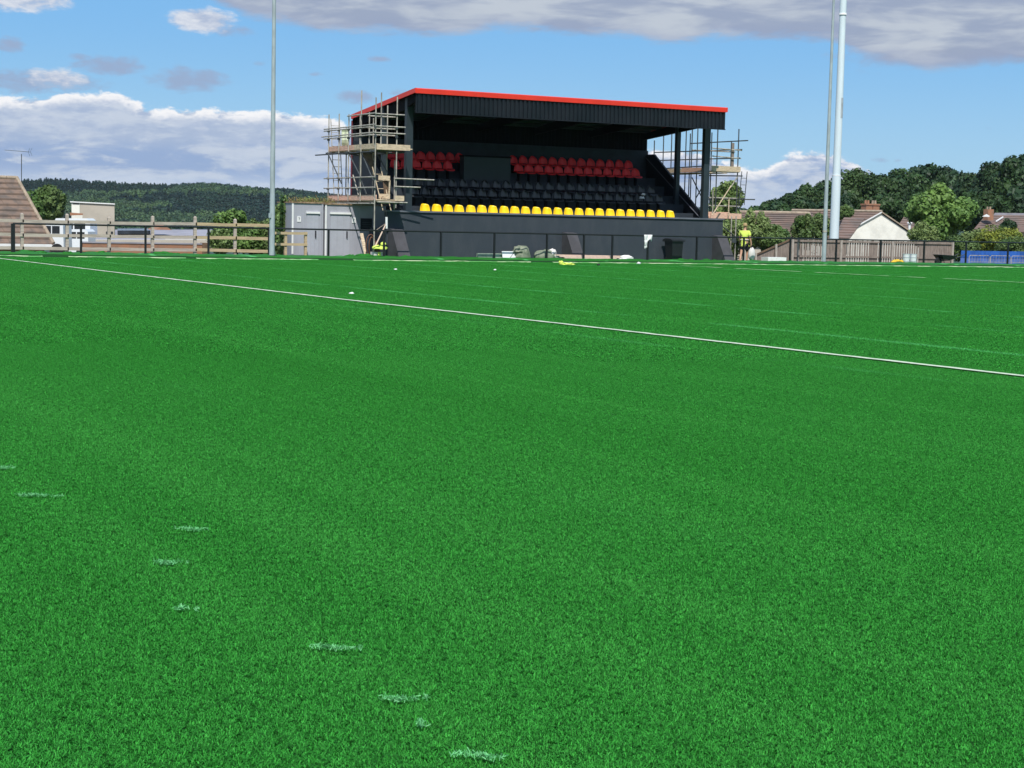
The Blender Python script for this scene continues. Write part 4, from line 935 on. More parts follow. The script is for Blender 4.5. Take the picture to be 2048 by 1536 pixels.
p = atz(1277, 527, .1); o = blob('paper_scrap', p, (.08, .05, .06), M['sheet'], rough=.6, seed=14, sub=2, flat=.3); tag(o, 'small white paper scrap on the turf edge', 'paper')
p = atz(1136, 530, .08); o = empty('hivis_gloves', p, 'bright yellow green gloves and cloth dropped at the turf edge', 'gloves')
blob('cloth', p + Vector((.03, 0, .03)), (.24, .12, .06), M['hivis'], o, rough=.6, seed=3, flat=.4); blob('glove', p + Vector((-.27, .03, .06)), (.09, .05, .10), M['hivis'], o, rough=.5, seed=8, flat=.5)
p = atz(1197, 530, .08); o = blob('dark_lump', p, (.07, .06, .05), M['greyrock'], rough=.4, seed=1, sub=2, flat=.3); tag(o, 'small black lump at the turf edge below the timber', 'lump')
# strut, hoses and hi-vis vest at the left end
st = empty('raking_prop', aty(748, 500, 62.6), 'galvanised raking prop with white foam sleeve at the left end of the wall', 'prop')
pole(st, 'sleeve', aty(773, 434, 62.7), aty(773, 457, 62.7), 'white', .05); pole(st, 'prop_tube', aty(771, 450, 62.65), aty(746, 502, 62.55), 'timber', .03); pole(st, 'thin_tube', aty(770, 448, 62.8), aty(753, 460, 63.2), 'timber', .012)
for k, (px, w, h, lab) in enumerate(((741, .20, .92, 'outer brown hose loop hanging beside the left scaffold pole'), (744, .12, .82, 'inner brown hose loop hanging beside the left scaffold pole'))):
    p = aty(px, 505, 63.2); pts = [(p.x + w * math.cos(t_), 63.2 + .03 * k, .1 + h * .5 + h * .45 * math.sin(t_)) for t_ in np.linspace(-math.pi / 2, 1.5 * math.pi, 28)]
    o = MB().tube(pts, .028, 8, cap=False).build('hose_loop', M['hose'], smooth=True); tag(o, lab, 'hose', 'hose loops by the cabin')
p = aty(731, 505, 63.5); o = MB().prism([(63.35, .0), (63.38, .0), (63.95, 1.02), (63.92, 1.02)], 'x', p.x - .07, p.x + .07).build('leaning_plank', M['board']); tag(o, 'pale wooden plank leaning on the wide cabin left of the hose loops', 'plank')
p = aty(761, 512, 62.5); o = box(p.x - .26, p.x + .16, 62.55, 62.9, 0, .30).build('pale_crate', M['bag']); tag(o, 'pale crate under the yellow vest at the left end of the wall', 'crate')
vs_ = empty('hivis_vest', p + Vector((0, 0, .25)), 'bright yellow hi vis vest thrown over the pale crate', 'vest')
blob('vest_body', p + Vector((-.04, 0, .27)), (.28, .18, .15), M['hivis'], vs_, rough=.5, seed=21); blob('vest_collar', p + Vector((.12, 0, .44)), (.10, .1, .15), M['hivis'], vs_, rough=.45, seed=23); MB().grid(4, 5, lambda u, v: (p.x - .12 + .14 * u + .02 * v, 62.50 - .03 * math.sin(u * 6), .30 - .26 * v)).build('vest_flap', M['hivis'], vs_, smooth=True)
p = aty(753, 498, 62.8); o = blob('brown_sack', p, (.14, .12, .26), M['hose'], rough=.4, seed=31, flat=.8); tag(o, 'rusty brown sack slumped behind the yellow vest', 'sack')
# turf offcuts
oc = [(52, 502, .34, 'pale curled offcut at the foot of the timber fence, far left'), (80, 503, .2, 'small curled offcut right of the far left one'), (135, 503, .16, 'tiny offcut by the second black post'), (200, 505, .26, 'flat offcut before the brick wall'), (330, 504, .42, 'long humped offcut before the brick wall'), (352, 505, .2, 'short offcut at the right end of the long humped one'),
      (703, 509, .26, 'dark rolled offcut before the wide cabin'), (735, 509, .42, 'large rolled offcut below the hose loops'), (810, 512, .16, 'small offcut below the left buttress'), (1362, 523, .16, 'small offcut below the wheelie bin'), (1382, 522, .12, 'tiny offcut right of the wheelie bin'), (1413, 519, .20, 'offcut left of the right buttress'), (1429, 524, .07, 'tiny pale offcut below the right buttress')]
for k, (px, py, w, lab) in enumerate(oc):
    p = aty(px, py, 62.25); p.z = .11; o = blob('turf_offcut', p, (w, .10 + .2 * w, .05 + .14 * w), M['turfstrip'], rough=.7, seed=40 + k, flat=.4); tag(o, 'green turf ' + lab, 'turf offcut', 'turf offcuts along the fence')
# right side things
p = aty(1551, 526, 63.2); a, b = aty(1533, 520, 63.2).x, aty(1570, 520, 63.2).x
o = box(a, b, 63.1, 63.6, -.02, .28).build('white_box', M['white']); tag(o, 'low white box on the ground before the sloping fence', 'box'); box(a, (a + b) / 2 - .01, 63.09, 63.1, .0, .27).build('front_panel', M['sheet'], o)
for a, h, top, lab in ((1812, .52, 'tall', 'white plastic bucket stack, left one beside the yellow bag'), (1826, .50, 'tall', 'white plastic bucket stack, right one beside the yellow bag')):
    p = aty(a, 520, 63.2); o = empty('bucket', (p.x, 63.2, 0), lab, 'bucket', 'white buckets by the fence')
    for k in range(3): MB().tube([(p.x, 63.2, .02 + k * .17), (p.x, 63.2, .02 + k * .17 + .15)], [.155, .175], 14).build('tub', M['glow'], o, smooth=False); MB().tube([(p.x, 63.2, .165 + k * .17), (p.x, 63.2, .185 + k * .17)], .18, 14).build('rim', M['galvmast'], o)
p = aty(1795, 526, 62.9); o = blob('yellow_bag', p + Vector((0, 0, .03)), (.36, .16, .14), M['orange'], rough=.6, seed=17, flat=.4); tag(o, 'crumpled orange yellow bag lying left of the white buckets', 'bag')
# wheelbarrow
wx = aty(1878, 520, 63.2).x; w0 = empty('wheelbarrow', (wx, 63.2, 0), 'black wheelbarrow parked by the right end of the boarded fence', 'wheelbarrow')
b = MB(); b.add([(wx + .05, 62.95, .30), (wx + .62, 62.95, .27), (wx + .62, 63.45, .27), (wx + .05, 63.45, .30), (wx - .12, 62.88, .50), (wx + .82, 62.88, .46), (wx + .82, 63.52, .46), (wx - .12, 63.52, .50)], [(3, 2, 1, 0), (0, 1, 5, 4), (1, 2, 6, 5), (2, 3, 7, 6), (3, 0, 4, 7)]); o = b.build('tray', M['binblk'], w0); o.modifiers.new('t', 'SOLIDIFY').thickness = .02
MB().tube([(wx - .05, 63.14, .18), (wx - .05, 63.26, .18)], .18, 20).build('wheel', M['tyre'], w0)
for s in (-.22, .22): MB().tube([(wx - .05, 63.2 + s * .3, .18), (wx + .5, 63.2 + s, .27), (wx + 1.1, 63.2 + s, .42), (wx + 1.45, 63.2 + s, .56)], .018, 6).build('handle', M['galvold'], w0); MB().tube([(wx + .5, 63.2 + s, .27), (wx + .58, 63.2 + s, .0)], .018, 6).build('leg', M['galvold'], w0)
# blue hoarding and railing
bx0 = aty(1922, 510, 68).x; bh = empty('blue_hoarding', (bx0 + 3, 68, 0), 'low bright blue corrugated sheeting at the far right edge of the pitch', 'hoarding')
for k in range(6): rib(bx0 + k * 1.4, 1.39, .23, .03, 68.0, .30, .66).build('upper_sheet', M['blue'], bh, fixn=False); rib(bx0 + k * 1.4, 1.39, .23, .03, 68.02, -.2, .30).build('lower_sheet', M['bluelow'], bh, fixn=False)
for k in range(5):
    o = empty('crowd_barrier', (bx0 + .9 + k * 1.5, 67.6, 0), 'silver crowd barrier before the blue sheeting, %s from the left' % ORD[k], 'barrier', 'silver crowd barriers'); x = bx0 + .2 + k * 1.5
    MB().tube([(x, 67.6, 0), (x, 67.6, .36), (x + .06, 67.6, .42), (x + 1.34, 67.6, .42), (x + 1.4, 67.6, .36), (x + 1.4, 67.6, 0)], .018, 6).build('frame', M['galv'], o, smooth=True)
    for q_ in range(1, 7): MB().tube([(x + q_ * .2, 67.6, .08), (x + q_ * .2, 67.6, .42)], .006, 5).build('bar', M['galv'], o)
    MB().tube([(x, 67.6, .08), (x + 1.4, 67.6, .08)], .012, 6).build('lower_rail', M['galv'], o)

# ------------------------------------------------------------------ worker with bag
def skinned(name, joints, edges, m, parent, root=0, sub=2):
    me = bpy.data.meshes.new(name); off = wloc(parent)
    me.from_pydata([tuple(Vector(j[0]) - off) for j in joints], edges, []); o = bpy.data.objects.new(name, me); COL.objects.link(o); o.parent = parent
    md = o.modifiers.new('skin', 'SKIN')
    for i, j in enumerate(joints):
        r_ = j[1] if isinstance(j[1], tuple) else (j[1], j[1]); me.skin_vertices[0].data[i].radius = r_; me.skin_vertices[0].data[i].use_root = (i == root)
    md.use_smooth_shade = True; sb = o.modifiers.new('sub', 'SUBSURF'); sb.levels = sub; sb.render_levels = sub
    me.materials.append(m); return o
px0 = aty(1489, 520, 62.9); B = Vector((px0.x, 62.95, 0.0))
man = empty('person', B, 'fair haired person in yellow hi vis top and dark shorts carrying a bag', 'person')
fx = Vector((.80, .60, 0)).normalized(); sx = Vector((fx.y, -fx.x, 0))   # walks to the right and away; sx = his right
def J(f, s, z): return tuple(B + fx * f + sx * s + UP * z)
hand = J(.02, .33, .78)
jt = [(J(0, 0, .95), (.15, .12)), (J(0, 0, 1.15), (.145, .11)), (J(.01, 0, 1.36), (.16, .11)), (J(.0, 0, 1.47), .065), (J(.03, 0, 1.54), .058), (J(.05, 0, 1.63), (.085, .10)), (J(.05, 0, 1.70), (.078, .09)),
      (J(0, .19, 1.39), .062), (J(-.02, .26, 1.13), .045), (J(.02, .31, .89), .034), (J(0, -.19, 1.39), .062), (J(.03, -.25, 1.13), .045), (J(.14, -.24, .92), .034),
      (J(0, .10, .90), .095), (J(.14, .10, .50), .06), (J(.08, .10, .10), .042), (J(.24, .10, .04), (.045, .035)), (J(0, -.10, .90), .095), (J(-.10, -.10, .50), .06), (J(-.28, -.10, .13), .042), (J(-.16, -.10, .05), (.045, .035)), (J(.135, 0, 1.625), .018)]
ed = [(0, 1), (1, 2), (2, 3), (3, 4), (4, 5), (5, 6), (2, 7), (7, 8), (8, 9), (2, 10), (10, 11), (11, 12), (0, 13), (13, 14), (14, 15), (15, 16), (0, 17), (17, 18), (18, 19), (19, 20), (5, 21)]
def fingers(wrist, wi, d, side, curl):
    """palm and five fingers from a wrist joint"""
    w = Vector(wrist); k = len(jt); jt.append((w + d * .07, (.035, .016))); ed.append((wi, k))
    for i, (o_, L) in enumerate(((-.027, .065), (-.009, .078), (.009, .072), (.027, .055))):
        a = w + d * .10 + side * o_; b_ = a + d * L * .5 + curl * .012; c1 = b_ + d * L * .3 + curl * .03
        q_ = len(jt); jt.extend([(a, .0095), (b_, .009), (c1, .0075)]); ed.extend([(k, q_), (q_, q_ + 1), (q_ + 1, q_ + 2)])
    a = w + d * .04 - side * .035; q_ = len(jt); jt.extend([(a, .011), (a + d * .045 - side * .012 + curl * .01, .009)]); ed.extend([(k, q_), (q_, q_ + 1)])
fingers(jt[9][0], 9, Vector((0, 0, -1)), fx, -sx); fingers(jt[12][0], 12, (Vector((0, 0, -1)) + fx * .4).normalized(), fx, sx)
skinned('body', jt, ed, M['skin'], man)
tp = [(J(0, 0, .93), (.185, .15)), (J(0, 0, 1.12), (.175, .14)), (J(.01, 0, 1.36), (.185, .135)), (J(0, 0, 1.46), .085), (J(0, .20, 1.39), .085), (J(-.02, .25, 1.20), .075), (J(0, -.20, 1.39), .085), (J(.02, -.245, 1.20), .075), (J(0, 0, .80), (.185, .15))]
skinned('hivis_top', tp, [(0, 1), (1, 2), (2, 3), (2, 4), (4, 5), (2, 6), (6, 7), (0, 8)], M['hivis'], man)
shs = [(J(0, 0, .86), (.165, .14)), (J(.01, .10, .80), .11), (J(.12, .10, .54), .09), (J(.01, -.10, .80), .11), (J(-.08, -.10, .54), .09)]
skinned('shorts', shs, [(0, 1), (1, 2), (0, 3), (3, 4)], M['dark'], man)
blob('hair', B + fx * .03 + UP * 1.69, (.108, .108, .115), M['hair'], man, rough=.25, seed=3, flat=.35)
for s, f in ((.10, .16), (-.10, -.20)): blob('boot', B + fx * f + sx * s + UP * .05, (.13, .09, .08), M['sheet' if s < 0 else 'dark'], man, rough=.1, seed=2, flat=.5)
for z in (1.05,): MB().tube([tuple(B + fx * (.155 * math.cos(t_)) + sx * (.195 * math.sin(t_)) + UP * z) for t_ in np.linspace(0, 2 * math.pi, 24)], .02, 5, cap=False).build('reflective_band', M['bag'], man)
hb = B + sx * .34 + fx * .05; bg_ = empty('holdall', hb + UP * .1, 'pale grey bag held in the right hand of the person in yellow', 'bag')
blob('bag_body', hb + UP * .42, (.175, .12, .30), M['bag'], bg_, rough=.10, seed=4, flat=.9)
MB().tube([hb + fx * -.08 + UP * .66, hb + fx * -.05 + UP * .80, hb + fx * .05 + UP * .80, hb + fx * .08 + UP * .66], .012, 6).build('bag_handle', M['dark'], bg_)

# ------------------------------------------------------------------ buildings, left
lh = empty('bungalow', (14, 77, -1.8), 'tiled roof of the bungalow rising behind the left end of the timber fence', 'house')
A = aty(33, 357, 77.5); E = aty(107, 489, 75.0); nC = 12
ridge = Vector((A.x, 77.5, A.z)); zr = A.z; ze = E.z; xr_, xe = A.x, E.x; ye = 75.0; yr = 77.5
for i in range(nC):
    f_a, f_b = i / nC, (i + 1) / nC
    xa, ya, za = xe + (xr_ - xe) * f_a, ye + (yr - ye) * f_a, ze + (zr - ze) * f_a
    xb, yb, zb = xe + (xr_ - xe) * f_b, ye + (yr - ye) * f_b, ze + (zr - ze) * f_b
    L = -6.0; th = .06
    b = MB(); nxs = 40
    # a course: pan tiles along x, lower edge proud of the course beneath
    for k in range(nxs):
        u0, u1 = k / nxs, (k + 1) / nxs; j = R.uniform(-.006, .006)
        x00, x01 = L + (xa - L) * u0, L + (xa - L) * u1; x10, x11 = L + (xb - L) * u0, L + (xb - L) * u1
        b.add([(x00, ya - .03, za + th + j), (x01 - .004, ya - .03, za + th + j), (x11 - .004, yb + .01, zb + .004 + j), (x10, yb + .01, zb + .004 + j), (x00, ya - .03, za - .01), (x01 - .004, ya - .03, za - .01)], [(0, 1, 2, 3), (4, 5, 1, 0)])
    b.build('tile_course', M['tile'], lh, fixn=False)
for i in range(nC * 2):
    f_a, f_b = i / nC / 2, (i + .94) / nC / 2
    P0 = Vector((xe + (xr_ - xe) * f_a, ye + (yr - ye) * f_a, ze + (zr - ze) * f_a + .05)); P1 = Vector((xe + (xr_ - xe) * f_b, ye + (yr - ye) * f_b, ze + (zr - ze) * f_b + .07))
    MB().tube([P0, P1], [.085, .075], 8).build('hip_tile', M['ridge'], lh)
for i in range(14): MB().tube([(xr_ - i * .45, yr, zr + .03), (xr_ - i * .45 - .43, yr, zr + .03)], .085, 8).build('ridge_tile', M['ridge'], lh)
MB().prism([(xr_, zr - .02), (-6, zr - .02), (-6, ze - .4), (xe, ze - .4)], 'y', 77.55, 77.6).build('roof_core', M['tile'], lh)
MB().add([(xe, ye, ze - .02), (xr_, yr, zr - .02), (xe + .1, 82, ze - .02)], [(0, 1, 2)]).build('hip_slope', M['tile'], lh)
box(-6, xe - .1, 74.90, 74.94, ze - .16, ze + .01).build('fascia_board', M['white'], lh); box(-6, xe - .35, 75.3, 80, -2.2, ze - .1).build('wall', M['brick'], lh)
# tv aerial
a0 = aty(43, 358, 77.6); a1 = aty(43, 308, 77.6); ta = empty('tv_aerial', a0, 'television aerial on a thin pole above the left roof ridge', 'aerial')
pole(ta, 'mast_pole', a0 - UP * .3, a1, 'galvold', .018); L0, L1 = aty(9, 300, 78.0), aty(60, 304, 77.5); pole(ta, 'boom', L0, L1, 'galvold', .009)
for k in range(9): c_ = L0.lerp(L1, .1 + k * .1); pole(ta, 'element', c_ + Vector((0, -.16, 0)), c_ + Vector((0, .16, 0)), 'galvold', .005)
for s in (-1, 1): pole(ta, 'reflector', L1 + Vector((-.03, -.2, .0)), L1 + Vector((.04 , -.2, .17 * s)), 'galvold', .006); pole(ta, 'reflector', L1 + Vector((-.03, .2, .0)), L1 + Vector((.04, .2, .17 * s)), 'galvold', .006)
# beige shed behind
d = 118
def pr(px, py, dd=d): return atd(px, py, dd)
def facade(bld, name, m, corners, depth):
    """corners: photo outline of a front face at one depth, extruded away from the viewer"""
    ps = [Vector(c_) for c_ in corners]; n = len(ps); av = sum(ps, Vector()) / n; dr = Vector((av.x, av.y, 0)).normalized(); q = [p_ + dr * depth for p_ in ps]
    return MB().add(ps + q, [tuple(range(n)), tuple(range(2 * n - 1, n - 1, -1))] + [(i, i + n, (i + 1) % n + n, (i + 1) % n) for i in range(n)]).build(name, m, bld)
sh = empty('workshop', (pr(185, 480).x, pr(185, 480).y, -2.6), 'beige flat roofed workshop standing before the wooded hill', 'building')
facade(sh, 'main_wall', M['render2'], [pr(160, 405), pr(229, 409), pr(229, 500), pr(160, 500)], 8)
facade(sh, 'side_bay', M['render'], [pr(143, 404), pr(159.5, 405), pr(159.5, 500), pr(144, 500)], 8)
facade(sh, 'parapet', M['white'], [pr(140, 402.3, d - .1), pr(230, 407, d - .1), pr(230, 409.2, d - .1), pr(140, 404.6, d - .1)], 8)
facade(sh, 'vent', M['dark'], [pr(145, 406, d - .05), pr(158, 406.6, d - .05), pr(158, 408, d - .05), pr(145, 407.4, d - .05)], .04)
for x0, x1 in ((172, 188), (212, 226)): facade(sh, 'window', M['glass'], [pr(x0, 463, d - .05), pr(x1, 463, d - .05), pr(x1, 467, d - .05), pr(x0, 467, d - .05)], .04)
ex = empty('brick_annexe', (pr(150, 480, 112).x, pr(150, 480, 112).y, -2.5), 'small annexe with a brick top and pale wall before the workshop', 'building')
facade(ex, 'brick_parapet', M['brick'], [pr(140, 425, 112), pr(166, 427, 112), pr(166, 430, 112), pr(140, 431, 112)], 4); facade(ex, 'wall', M['render'], [pr(143, 431.2, 112), pr(165, 430.2, 112), pr(164, 480, 112), pr(143, 480, 112)], 4)
gr = empty('flat_roof_unit', (pr(320, 480, 100).x, pr(320, 480, 100).y, -2.4), 'long low grey roofed unit behind the brick wall', 'building')
for a, b, y0, y1, dd, m in ((230, 425, 459, 478, 96, 'greyroof'), (165, 330, 470, 481, 92, 'greyroof'), (235, 300, 457, 461, 100, 'glass')):
    p0, p1 = pr(a, y0, dd + 10), pr(b, y0, dd + 10); p2, p3 = pr(b, y1, dd), pr(a, y1, dd)
    MB().add([p0, p1, p2, p3, p0 - UP * .2, p1 - UP * .2, p2 - UP * .2, p3 - UP * .2], [(0, 1, 2, 3), (7, 6, 5, 4), (3, 2, 6, 7), (0, 4, 5, 1), (0, 3, 7, 4), (1, 5, 6, 2)]).build('roof' if m != 'glass' else 'roof_light', M[m], gr)
facade(gr, 'wall', M['render2'], [pr(166, 480, 91.5), pr(425, 480, 91.5), pr(425, 500, 91.5), pr(166, 500, 91.5)], 6)
p = pr(327, 458, 99); o = MB().add([p + Vector((-.5, 0, -.05)), p + Vector((.5, 0, -.05)), p + Vector((.5, 1.5, -.05)), p + Vector((-.5, 1.5, -.05)), p + Vector((0, 0, .22)), p + Vector((0, 1.5, .22))], [(0, 1, 4), (2, 3, 5), (0, 4, 5, 3), (1, 2, 5, 4)]).build('gablet', M['brick'], gr)
# brick wall
bw = empty('brick_wall', (20, 72, -1), 'low orange brick garden wall behind the timber fence', 'wall')
a, b = aty(166, 490, 72).x, aty(405, 490, 72).x; box(a, b, 72, 72.22, -1.5, .34).build('brickwork', M['brick'], bw); box(a - .02, b + .02, 71.97, 72.25, .34, .40).build('coping', M['greyroof'], bw)
box(b - .02, b + .25, 71.95, 72.28, -1.5, .42).build('pier', M['ply'], bw)
# parked white van and car roofs
def van(label, px, py, dd, w, h, name='parked_van'):
    c_ = atd(px, py, dd); o = empty(name, (c_.x, c_.y, c_.z - h), label, 'van' if 'van' in name else 'car', 'parked vehicles on the left'); 
    s, f_ = r0, f0; z = c_.z
    def Q(a_, b_, c2): return Vector((c_.x, c_.y, 0)) + s * a_ + f_ * b_ + UP * (z + c2)
    prof = [(-w / 2, -h), (-w / 2, -.48 * h), (-.36 * w, -.42 * h), (-.24 * w, -.02 * h), (.40 * w, 0), (.48 * w, -.1 * h), (w / 2, -h)]
    n = len(prof); MB().add([Q(a_, -.8, b_) for a_, b_ in prof] + [Q(a_, .8, b_) for a_, b_ in prof], [tuple(range(n)), tuple(range(2 * n - 1, n - 1, -1))] + [(i, i + n, (i + 1) % n + n, (i + 1) % n) for i in range(n)]).build('body', M['glow'], o)
    for a_, b_ in ((-.29, -.10), (-.07, .12), (.15, .38)):
        MB().add([Q(w * (a_ if a_ > -.2 else a_ - .02), -.81, -.40 * h), Q(w * b_, -.81, -.40 * h), Q(w * b_, -.81, -.12 * h), Q(w * (a_ + (.05 if a_ < -.2 else 0)), -.81, -.12 * h)], [(0, 1, 2, 3)]).build('window', M['glass'], o)
    for a_ in (-.3, .3): MB().tube([Q(a_ * w, -.83, -h), Q(a_ * w, -.6, -h)], .3, 16).build('wheel', M['tyre'], o)
    return o
van('white car parked at the right foot of the tiled roof', 103, 445, 84, 1.6, 1.3, 'parked_car')
van('white van parked before the brick topped annexe', 142, 436, 96, 2.6, 1.5)
van('silver car parked below the beige workshop', 152, 458, 90, 1.7, 1.2, 'parked_car')

# ------------------------------------------------------------------ houses, right
def roofcourses(par, ps, n, m):
    """ps: eave-left, eave-right, ridge-right, ridge-left; stepped courses of tiles as separate strips"""
    a, b, c_, d_ = [Vector(p_) for p_ in ps]
    nr = (b - a).cross(d_ - a).normalized(); nr = nr if nr.z > 0 else -nr
    for i in range(n):
        u, v = i / n, (i + 1) / n
        p0, p1, p2, p3 = a.lerp(d_, u), b.lerp(c_, u), b.lerp(c_, v), a.lerp(d_, v)
        MB().add([p0 + nr * .06, p1 + nr * .06, p2 + nr * .01, p3 + nr * .01, p0 - nr * .02, p1 - nr * .02, p2 - nr * .02, p3 - nr * .02], [(0, 1, 2, 3), (4, 5, 1, 0), (1, 5, 6, 2), (0, 3, 7, 4)]).build('tile_course', M[m], par, fixn=False)
D = 150
gb = empty('bungalow', (pr(1760, 480, D).x, pr(1760, 480, D).y, -3.5), 'bungalow with a cream gable wall and brick chimney behind the boarded fence', 'house')
ap, el, er = pr(1760, 426, D), pr(1662, 482, D), pr(1846, 485, D)
back = Vector((-.35, .94, 0)).normalized() * 9
MB().add([ap, el, el - UP * 3, er - UP * 3, er], [(0, 1, 2, 3, 4)]).build('gable_wall', M['render'], gb, fixn=False)
ap2, el2, er2 = ap - back * .02 + UP * .08, el - back * .02 + UP * .05 - r0 * .15, er - back * .02 + UP * .05 + r0 * .15
roofcourses(gb, (el2, el2 + back, ap2 + back, ap2), 11, 'tile2'); roofcourses(gb, (er2 + back, er2, ap2, ap2 + back), 11, 'tile2')
MB().beam(ap2, el2, .12, .10).build('barge_board', M['white'], gb); MB().beam(ap2, er2, .12, .10).build('barge_board', M['ridge'], gb)
MB().tube([ap2 + UP * .06, ap2 + back + UP * .06], .12, 8).build('ridge_tiles', M['ridge'], gb)
MB().add([el - UP * 3, el, el + back, el + back - UP * 3], [(0, 1, 2, 3)]).build('side_wall', M['render'], gb, fixn=False)
cs = pr(1740, 427, D + 3); ch = box(cs.x - .75, cs.x - .04, cs.y - .35, cs.y + .35, cs.z - .8, pr(1740, 408, D + 3).z).build('chimney', M['brick'], gb)
box(cs.x + .04, cs.x + .75, cs.y - .35, cs.y + .35, cs.z - .8, pr(1740, 408, D + 3).z).build('chimney', M['brick'], gb)
zt_ = pr(1740, 408, D + 3).z
for k, o_ in ((0, -.4), (1, .4)): box(cs.x + o_ - .4, cs.x + o_ + .4, cs.y - .41, cs.y + .41, zt_ - .12, zt_ + .02).build('chimney_cap', M['brick'], gb)
for o_ in (-.55, -.25, .25, .55): MB().tube([(cs.x + o_, cs.y, zt_ + .02), (cs.x + o_, cs.y, zt_ + .32)], [.11, .09], 10).build('chimney_pot', M['brick' if o_ < 0 else 'ridge'], gb)
D2 = 112
h2 = empty('bungalow', (pr(1560, 470, D2).x, pr(1560, 470, D2).y, -3), 'bungalow with a long brown tiled roof between the worker and the slim mast', 'house')
roofcourses(h2, (pr(1470, 478, D2), pr(1626, 481, D2), pr(1617, 427, D2 + 3), pr(1470, 424, D2 + 3)), 13, 'tile2')
MB().tube([pr(1470, 423.5, D2 + 3), pr(1618, 426.5, D2 + 3)], .11, 8).build('ridge_tiles', M['ridge'], h2); MB().tube([pr(1618, 427, D2 + 3), pr(1627, 481, D2)], .11, 8).build('hip_tiles', M['ridge'], h2)
facade(h2, 'wall', M['render2'], [pr(1475, 480, D2 + .5), pr(1622, 482, D2 + .5), pr(1622, 520, D2 + .5), pr(1475, 520, D2 + .5)], 6)
h4 = empty('bungalow', (pr(1650, 470, 135).x, pr(1650, 470, 135).y, -3), 'small brown roof showing between the thick white mast and the cream gable', 'house')
roofcourses(h4, (pr(1668, 476, 135), pr(1700, 477, 135), pr(1730, 436, 140), pr(1688, 435, 140)), 8, 'tile2'); facade(h4, 'wall', M['render2'], [pr(1670, 476, 136), pr(1698, 477, 136), pr(1698, 510, 136), pr(1670, 510, 136)], 4)
D3 = 165
h3 = empty('bungalow', (pr(1815, 470, D3).x, pr(1815, 470, D3).y, -4), 'hipped brown roof showing right of the cream gable', 'house')
roofcourses(h3, (pr(1785, 470, D3), pr(1850, 472, D3), pr(1828, 434, D3 + 4), pr(1808, 433, D3 + 4)), 8, 'tile2'); facade(h3, 'wall', M['render2'], [pr(1790, 471, D3 + .5), pr(1846, 472, D3 + .5), pr(1846, 500, D3 + .5), pr(1790, 500, D3 + .5)], 5)
p = pr(1819, 452, D3 - .5); MB().tube([p - UP * .5, p + UP * .25], [.12, .12], 10).build('flue', M['white'], h3); MB().tube([p + UP * .25, p + UP * .38], [.26, .2], 10).build('flue_cowl', M['white'], h3)
h5 = empty('bungalow', (pr(2010, 470, D3).x, pr(2010, 470, D3).y, -4), 'long brown roofed house with a white gable end and brick chimney at the far right', 'house')
roofcourses(h5, (pr(1945, 462, D3), pr(2110, 466, D3), pr(2110, 431, D3 + 5), pr(1972, 430, D3 + 5)), 9, 'tile2'); facade(h5, 'wall', M['render2'], [pr(1950, 463, D3 + .6), pr(2108, 466, D3 + .6), pr(2108, 500, D3 + .6), pr(1950, 500, D3 + .6)], 5)
p = pr(1975, 430, D3 + 2); box(p.x - .25, p.x + .5, p.y - .3, p.y + .3, p.z - .5, p.z + .55).build('chimney', M['brick'], h5)
for o_ in (-.05, .3): MB().tube([(p.x + o_, p.y, p.z + .55), (p.x + o_, p.y, p.z + .8)], .09, 8).build('chimney_pot', M['ridge'], h5)
MB().add([pr(1964, 433, D3 + 1), pr(1973, 428, D3 + 1), pr(1980, 432, D3 + 1), pr(1978, 434, D3 + 1)], [(0, 1, 2, 3)]).build('white_gable', M['white'], h5, fixn=False)
MB().beam(pr(1992, 443, D3 + 2.4), pr(2006, 434, D3 + 3.6), .10, .10).build('verge_strip', M['white'], h5)
h6 = empty('bungalow', (pr(2020, 430, 185).x, pr(2020, 430, 185).y, -4.5), 'slate grey roof showing above the long brown roof at the far right', 'house')
facade(h6, 'roof', M['greyroof'], [pr(1985, 432, 185), pr(2080, 433, 185), pr(2080, 427, 185), pr(1990, 425.5, 185)], 5)

# ------------------------------------------------------------------ trees
g1 = 'dark trees of the wood behind the houses'
wood = [(1545, 404, 32, 205), (1585, 388, 38, 225), (1622, 377, 34, 235), (1658, 366, 36, 240), (1714, 340, 44, 215), (1768, 353, 44, 245), (1812, 343, 46, 250), (1860, 336, 50, 255), (1908, 343, 44, 250), (1950, 350, 42, 240), (1996, 330, 44, 228), (2044, 318, 48, 222), (2098, 322, 55, 222), (2160, 326, 60, 230)]
wl = ['leftmost and lowest dark tree of the wood', 'second dark tree from the left of the wood', 'dark tree of the wood just left of the slim mast', 'dark tree of the wood behind the two masts', 'tall rounded green tree right of the thick white mast', 'dark tree of the wood above the brick chimney', 'dark tree of the wood above the right slope of the cream gable', 'domed dark tree of the wood behind the bright tree', 'dark tree of the wood behind the right side of the bright tree', 'dark tree in the dip of the wood right of the bright tree', 'rising dark tree of the wood above the far right roof', 'tallest dark tree of the wood at the right edge', 'dark tree of the wood cut by the right edge', 'dark tree of the wood beyond the right edge']
for k, (px, py, w, dd) in enumerate(wood):
    tree('woodland_tree', wl[k], 'tree', (px, py), w * 1.12, 452, dd, 'woodlt' if k in (2, 4) else 'wood', leaf=.34, n=16000, seed=100 + k, group=g1, share='W%d%s' % (k % 4, 'l' if k in (2, 4) else ''), lobes=34, lobe_r=.36)
wood2 = [(1510, 418, 26, 180), (1566, 410, 30, 185), (1610, 405, 30, 190), (1650, 408, 28, 190), (1700, 392, 32, 185), (1790, 395, 36, 195), (1840, 392, 36, 200), (1935, 390, 36, 200), (1985, 388, 36, 195), (2040, 380, 40, 190), (1745, 398, 30, 200), (1885, 394, 34, 205)]
